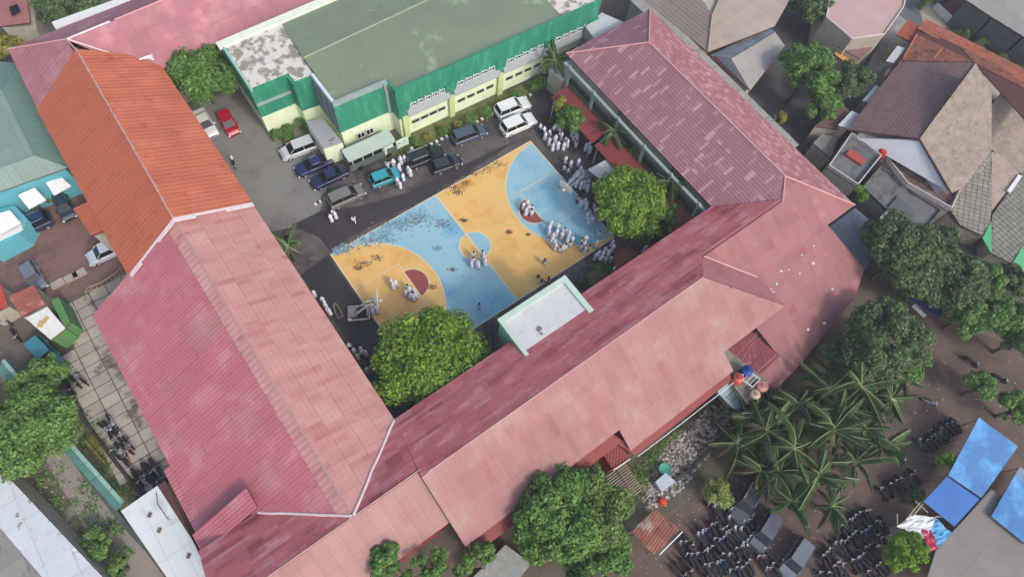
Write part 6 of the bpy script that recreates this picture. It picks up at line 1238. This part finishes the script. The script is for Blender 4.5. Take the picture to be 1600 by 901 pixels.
def person_meshes(pose, fem, shirt, lower, key):
    J = figure(pose); V, E, R_ = [], [], []; ix = {}
    def av(n, p, r): ix[n] = len(V); V.append(tuple(p)); R_.append(r); return ix[n]
    def ed(a, b): E.append((ix[a], ix[b]))
    for n, r in (('pel', (.13, .1)), ('wst', (.115, .09)), ('chs', (.14, .1)), ('nek', .055), ('hd', (.078, .09)), ('top', (.06, .07))): av(n, J[n], r)
    for a, b in (('pel', 'wst'), ('wst', 'chs'), ('chs', 'nek'), ('nek', 'hd'), ('hd', 'top')): ed(a, b)
    for s in 'lr':
        for n, r in (('sh', .055), ('el', .042), ('wr', .028), ('hp', .085), ('kn', .055), ('an', .036), ('to', .034)): av(n+s, J[n+s], r)
        for a, b in (('chs', 'sh'+s), ('sh'+s, 'el'+s), ('el'+s, 'wr'+s), ('pel', 'hp'+s), ('hp'+s, 'kn'+s), ('kn'+s, 'an'+s), ('an'+s, 'to'+s)): ed(a, b)
        w_, e_ = Vector(J['wr'+s]), Vector(J['el'+s]); f = (w_-e_).normalized(); sd = f.cross(Vector((0, 0, 1)) if abs(f.z) < .8 else Vector((1, 0, 0))).normalized(); dn = f.cross(sd)
        av('pm'+s, w_+f*.06, (.034, .02)); ed('wr'+s, 'pm'+s)
        for i, (o_, ln) in enumerate(((-.028, .05), (-.01, .062), (.01, .066), (.027, .056))):
            a = av('fa%d' % i+s, w_+f*.1+sd*o_, .0095); av('fb%d' % i+s, w_+f*(.1+ln*.6)+sd*o_+dn*.012, .009); av('fc%d' % i+s, w_+f*(.1+ln)+sd*o_+dn*.03, .008); E.append((ix['pm'+s], a)); ed('fa%d' % i+s, 'fb%d' % i+s); ed('fb%d' % i+s, 'fc%d' % i+s)
        av('ta'+s, w_+f*.05+sd*-.045, .011); av('tb'+s, w_+f*.085+sd*-.065+dn*.01, .01); ed('pm'+s, 'ta'+s); ed('ta'+s, 'tb'+s)
    h = Vector(J['hd']); av('nose', h+Vector((.1, 0, -.005)), .012); E.append((ix['hd'], ix['nose']))
    d = {}; d['body'] = skin_mesh('body', V, E, R_, skinM, ix['pel'], 1)
    # shirt over trunk and arms
    V2, E2, R2, jx = [], [], [], {}
    def a2(n, p, r): jx[n] = len(V2); V2.append(tuple(p)); R2.append(r)
    longs = fem or key == 'w'
    for n, p, r in (('hem', Vector(J['pel'])-Vector((0, 0, .04 if not fem else .22)), (.185, .145) if fem else (.16, .125)), ('wst', J['wst'], (.15, .12)), ('chs', J['chs'], (.17, .125)), ('nek', Vector(J['nek'])-Vector((0, 0, .03)), .075)): a2(n, p, r)
    E2 += [(0, 1), (1, 2), (2, 3)]
    for s in 'lr':
        e_ = Vector(J['el'+s]); w_ = Vector(J['wr'+s]); a2('sh'+s, J['sh'+s], .078); a2('el'+s, e_, .064); a2('cf'+s, w_ if longs else e_.lerp(w_, .15), .05 if longs else .06); E2 += [(jx['chs'], jx['sh'+s]), (jx['sh'+s], jx['el'+s]), (jx['el'+s], jx['cf'+s])]
    d['shirt'] = skin_mesh('shirt', V2, E2, R2, shirt, 1, 1)
    if fem:
        m = MB(); b = Vector(J['pel']); m.lathe((0, 0, 0), [(.26, .1), (.24, .35), (.2, .65), (.16, .9), (.12, 1.0)], 14); d['skirt'] = m.mesh('long_skirt', mat=lower, smooth=True)
        hc = Vector(J['hd']); m = MB(); m.lathe((hc.x-.012, hc.y, hc.z-.3), [(.24, 0), (.2, .08), (.12, .17), (.118, .27), (.125, .33), (.105, .4), (.05, .445), (.01, .45)], 14); d['headscarf'] = m.mesh('headscarf', mat=shirt, smooth=True)
    else:
        V3, E3, R3 = [tuple(J['pel'])], [], [(.15, .12)]
        for s in 'lr':
            k = len(V3); V3 += [J['hp'+s], J['kn'+s], J['an'+s]]; R3 += [.105, .078, .066]; E3 += [(0, k), (k, k+1), (k+1, k+2)]
        d['trousers'] = skin_mesh('trousers', V3, E3, R3, lower, 0, 1)
        hc = Vector(J['hd']); m = MB(); m.lathe((hc.x-.015, hc.y, hc.z-.02), [(.098, 0), (.108, .05), (.1, .1), (.06, .135), (.01, .142)], 12); d['hair'] = m.mesh('hair', mat=hairM, smooth=True)
    for s in 'lr':
        a, b = Vector(J['an'+s]), Vector(J['to'+s]); m = MB(); m.tube([a-Vector((.03, 0, .04)), (a+b)/2-Vector((0, 0, .015)), b+Vector((.02, 0, -.005))], [.05, .052, .035], 8); d.setdefault('shoes', []).append(m.mesh('shoe', mat=shoeM, smooth=True))
    m = MB(); hc = Vector(J['hd'])
    for s in (-1, 1): m.box((hc.x+.083, s*.032, hc.z+.02), (.012, .018, .01))
    d['eyes'] = m.mesh('eyes', mat=eyeM)
    return d
PT = {}
for key, pose, fem, sh_, lo_ in (('girl', 'fold', True, clothW, clothW), ('girl2', 'reach', True, clothP, clothP), ('girl3', 'walk', True, clothW, clothP), ('boy', 'walk', False, clothW, clothW), ('boy2', 'fold', False, clothW, clothP), ('boyn', 'reach', False, clothW, clothW), ('navy', 'walk', True, clothW, clothB), ('green', 'spread', False, clothG, clothW), ('pink', 'spread', False, M('pink_shirt', (224, 178, 170), .05, 2.), clothB), ('dusk', 'walk', False, clothK, clothP)):
    PT[key] = person_meshes(pose, fem, sh_, lo_, key)
def person(key, u, v, rz, label, group=None, sc=1.):
    p = P(u, v, .75); r = thing('person', label, 'person', (p.x, p.y, .03), group, rz); r.scale = (sc, sc, sc); d = PT[key]
    for nm, me in d.items():
        for q in (me if isinstance(me, list) else [me]):
            o = bpy.data.objects.new(q.name.split('.')[0], q); link(o, r)
    return r
rp = random.Random(11)
def crowd(pts, desc, group, keys=('girl', 'girl2', 'girl3', 'boy', 'boy2'), focus=None):
    DD = {'girl': 'white scarved student, arms folded,', 'girl2': 'violet scarved student reaching forward', 'girl3': 'white scarved student walking', 'boy': 'black haired student walking', 'boy2': 'black haired student, arms folded,', 'boyn': 'black haired student reaching forward', 'navy': 'student in navy skirt walking'}
    pts = sorted(pts)
    for i, (u, v) in enumerate(pts):
        k = rp.choice(keys); p = P(u, v, 0)
        if focus: f = P(*focus, 0); a = math.atan2(f.y-p.y, f.x-p.x)+rp.uniform(-.5, .5)
        else: a = rp.uniform(0, 6.28)
        lb = DD[k]+' '+desc+', '+nth(i+1)+' from left'
        if len(lb.split()) > 16: lb = ('black haired' if k[0] == 'b' else 'scarved')+' student '+desc+', '+nth(i+1)+' from left'
        person(k, u, v, a, lb, group, rp.uniform(.92, 1.06))
crowd([(844, 201), (852, 213), (858, 222), (864, 230), (872, 228), (881, 229), (884, 218), (878, 213), (875, 204), (866, 202), (859, 207), (850, 205), (870, 198), (887, 224), (868, 218)], 'in the crowd beside the white SUVs', 'crowd beside the white SUVs', ('girl', 'girl3', 'boy', 'navy', 'girl2'), (868, 212))
crowd([(898, 213), (894, 208), (902, 217), (900, 226), (896, 216)], 'under the dark bushy tree', 'students under the bushy tree', ('girl2', 'navy', 'boy2'), (898, 215))
crowd([(916, 230), (923, 234), (921, 226)], 'walking below the bushy tree', 'students below the bushy tree', ('girl', 'girl3', 'boy'))
crowd([(884, 250), (892, 257), (882, 262), (904, 254), (888, 266)], 'behind the blue end of the court', 'students behind the blue court end', ('girl', 'boy', 'girl3'))
crowd([(907, 266), (901, 273), (895, 281), (901, 287), (908, 290), (918, 279), (919, 294), (921, 286), (912, 277), (906, 281), (898, 277), (914, 288), (910, 271), (890, 285)], 'in the dense group around the far hoop', 'group around the far hoop', ('girl', 'girl2', 'navy', 'girl2'), (909, 280))
person('green', 876, 287, 2.0, 'player in pale green shirt running on the blue court end')
person('pink', 902, 312, 2.6, 'player in pink shirt with arms spread at the court baseline')
crowd([(914, 316), (917, 322), (909, 318), (929, 322), (925, 337), (921, 345), (926, 344), (919, 338), (930, 330)], 'along the baseline by the lime tree', 'students along the baseline by the lime tree', ('girl', 'girl2', 'boy2'))
crowd([(818, 322), (824, 318), (832, 325), (822, 331), (831, 333), (826, 327)], 'in the huddle on the maroon half circle', 'huddle on the maroon half circle', ('girl', 'girl3', 'boyn'), (826, 326))
crowd([(861, 350), (858, 358), (872, 356), (870, 364), (882, 361), (889, 366), (894, 375), (891, 382), (884, 387), (875, 390), (868, 386), (862, 377), (864, 370), (878, 368), (858, 364), (888, 372), (880, 388), (886, 378), (866, 381)], 'in the big circle at the lower blue corner', 'big circle on the court corner', ('girl', 'girl', 'girl3', 'boyn'), (877, 376))
crowd([(909, 377), (915, 374), (907, 386), (921, 387), (915, 391), (913, 382), (932, 382)], 'in the small group right of the big circle', 'small group right of the big circle', ('girl', 'girl2', 'boy2'), (914, 383))
person('green', 936, 366, .6, 'player in pale green shirt close to the lime tree')
crowd([(931, 401), (936, 396), (942, 398), (946, 391), (950, 400), (955, 406), (937, 407), (946, 408), (940, 404), (952, 395)], 'sitting out beyond the court corner', 'group beyond the lower court corner', ('girl2', 'navy', 'girl'), (943, 401))
crowd([(957, 380), (958, 388), (1007, 390), (960, 422)], 'in the shade between the lime tree and long roof', 'students in the shade by the long roof', ('girl', 'girl2'))
person('dusk', 851, 409, 1.2, 'boy in dusky shirt alone on the orange half')
person('dusk', 841, 434, .4, 'boy in dusky shirt at the stage edge, leftmost of three'); person('dusk', 847, 441, 3.4, 'boy in dusky shirt at the stage edge, middle of three'); person('dusk', 857, 437, 2., 'boy in dusky shirt at the stage edge, rightmost of three')
crowd([(740, 398), (754, 396), (737, 412), (747, 414), (756, 405), (758, 410), (740, 406)], 'in the group on the centre circle', 'group on the centre circle', ('girl', 'girl3', 'boyn'), (747, 405))
person('boy2', 749, 478, 1., 'lone student in white on the blue half near the bottom tree')
crowd([(612, 441), (618, 443), (614, 447)], 'on the orange free throw lane', 'students on the orange lane', ('girl', 'girl3'), (615, 443))
crowd([(637, 448), (647, 455), (634, 459), (642, 464), (650, 461), (640, 454), (646, 465)], 'in the huddle near the left maroon half circle', 'huddle near the left maroon half circle', ('girl', 'girl3', 'boyn'), (642, 458))
crowd([(583, 469), (582, 478), (589, 485), (582, 486)], 'under the white portable hoop', 'students under the left hoop', ('girl', 'girl2'))
crowd([(491, 459), (504, 469), (509, 479), (515, 487), (507, 474), (512, 484)], 'along the pink eave beside the bent frame', 'students along the pink eave', ('girl', 'girl3'), None)
crowd([(546, 541), (553, 548), (564, 546), (571, 552), (559, 557), (572, 580), (565, 553)], 'between the pink eave and the bottom tree', 'students by the bottom tree', ('girl', 'girl2', 'navy'))
crowd([(520, 332), (517, 341), (524, 336)], 'behind the grey brown minivan', 'students behind the grey minivan', ('boy', 'girl'))
person('boy', 553, 343, 1., 'lone walking student in white below the grey minivan')
crowd([(621, 284), (625, 289), (630, 277), (624, 262), (638, 266), (632, 248), (639, 245), (644, 237), (626, 251), (615, 256), (606, 258), (641, 270)], 'around the turquoise hatchback', 'students around the turquoise hatchback', ('girl', 'boy', 'girl3'))

for i, (u, v, w_) in enumerate(((1220, 424, .28), (1232, 422, .2), (1249, 428, .2), (1270, 412, .34), (1213, 444, .26), (1207, 457, .3), (1252, 399, .22), (1271, 385, .2), (1204, 452, .2), (1300, 452, .3), (1287, 505, .4), (1262, 515, .35))):
    p = Vector(o2(u, v)); m = MB(); m.box((p.x, p.y, p.z+.1), (w_*.9, w_*.65, .05), u*.7, Matrix.Rotation(math.atan(.508), 3, 'X') if False else None)
    m.build('roof_scrap', whiteT, None, label=nth(i+1)+' white scrap of the trail lying across the dusty rose roof', cat='scrap', group='white scraps on the dusty rose roof')

# ------------------------------------------------------------------ thin haze
m = MB(); m.box((50, 30, 33.75), (700, 700, 70.5))
hz = m.build('haze', M('haze_air', (200, 204, 210)), None, kind='stuff')
hm = MC['haze_air']; hn = hm.node_tree; hn.nodes.clear(); ho = hn.nodes.new('ShaderNodeOutputMaterial'); hv = hn.nodes.new('ShaderNodeVolumePrincipled')
hv.inputs['Color'].default_value = (.86, .88, .92, 1); hv.inputs['Density'].default_value = .0007; hv.inputs['Anisotropy'].default_value = .2
hn.links.new(hv.outputs[0], ho.inputs['Volume'])
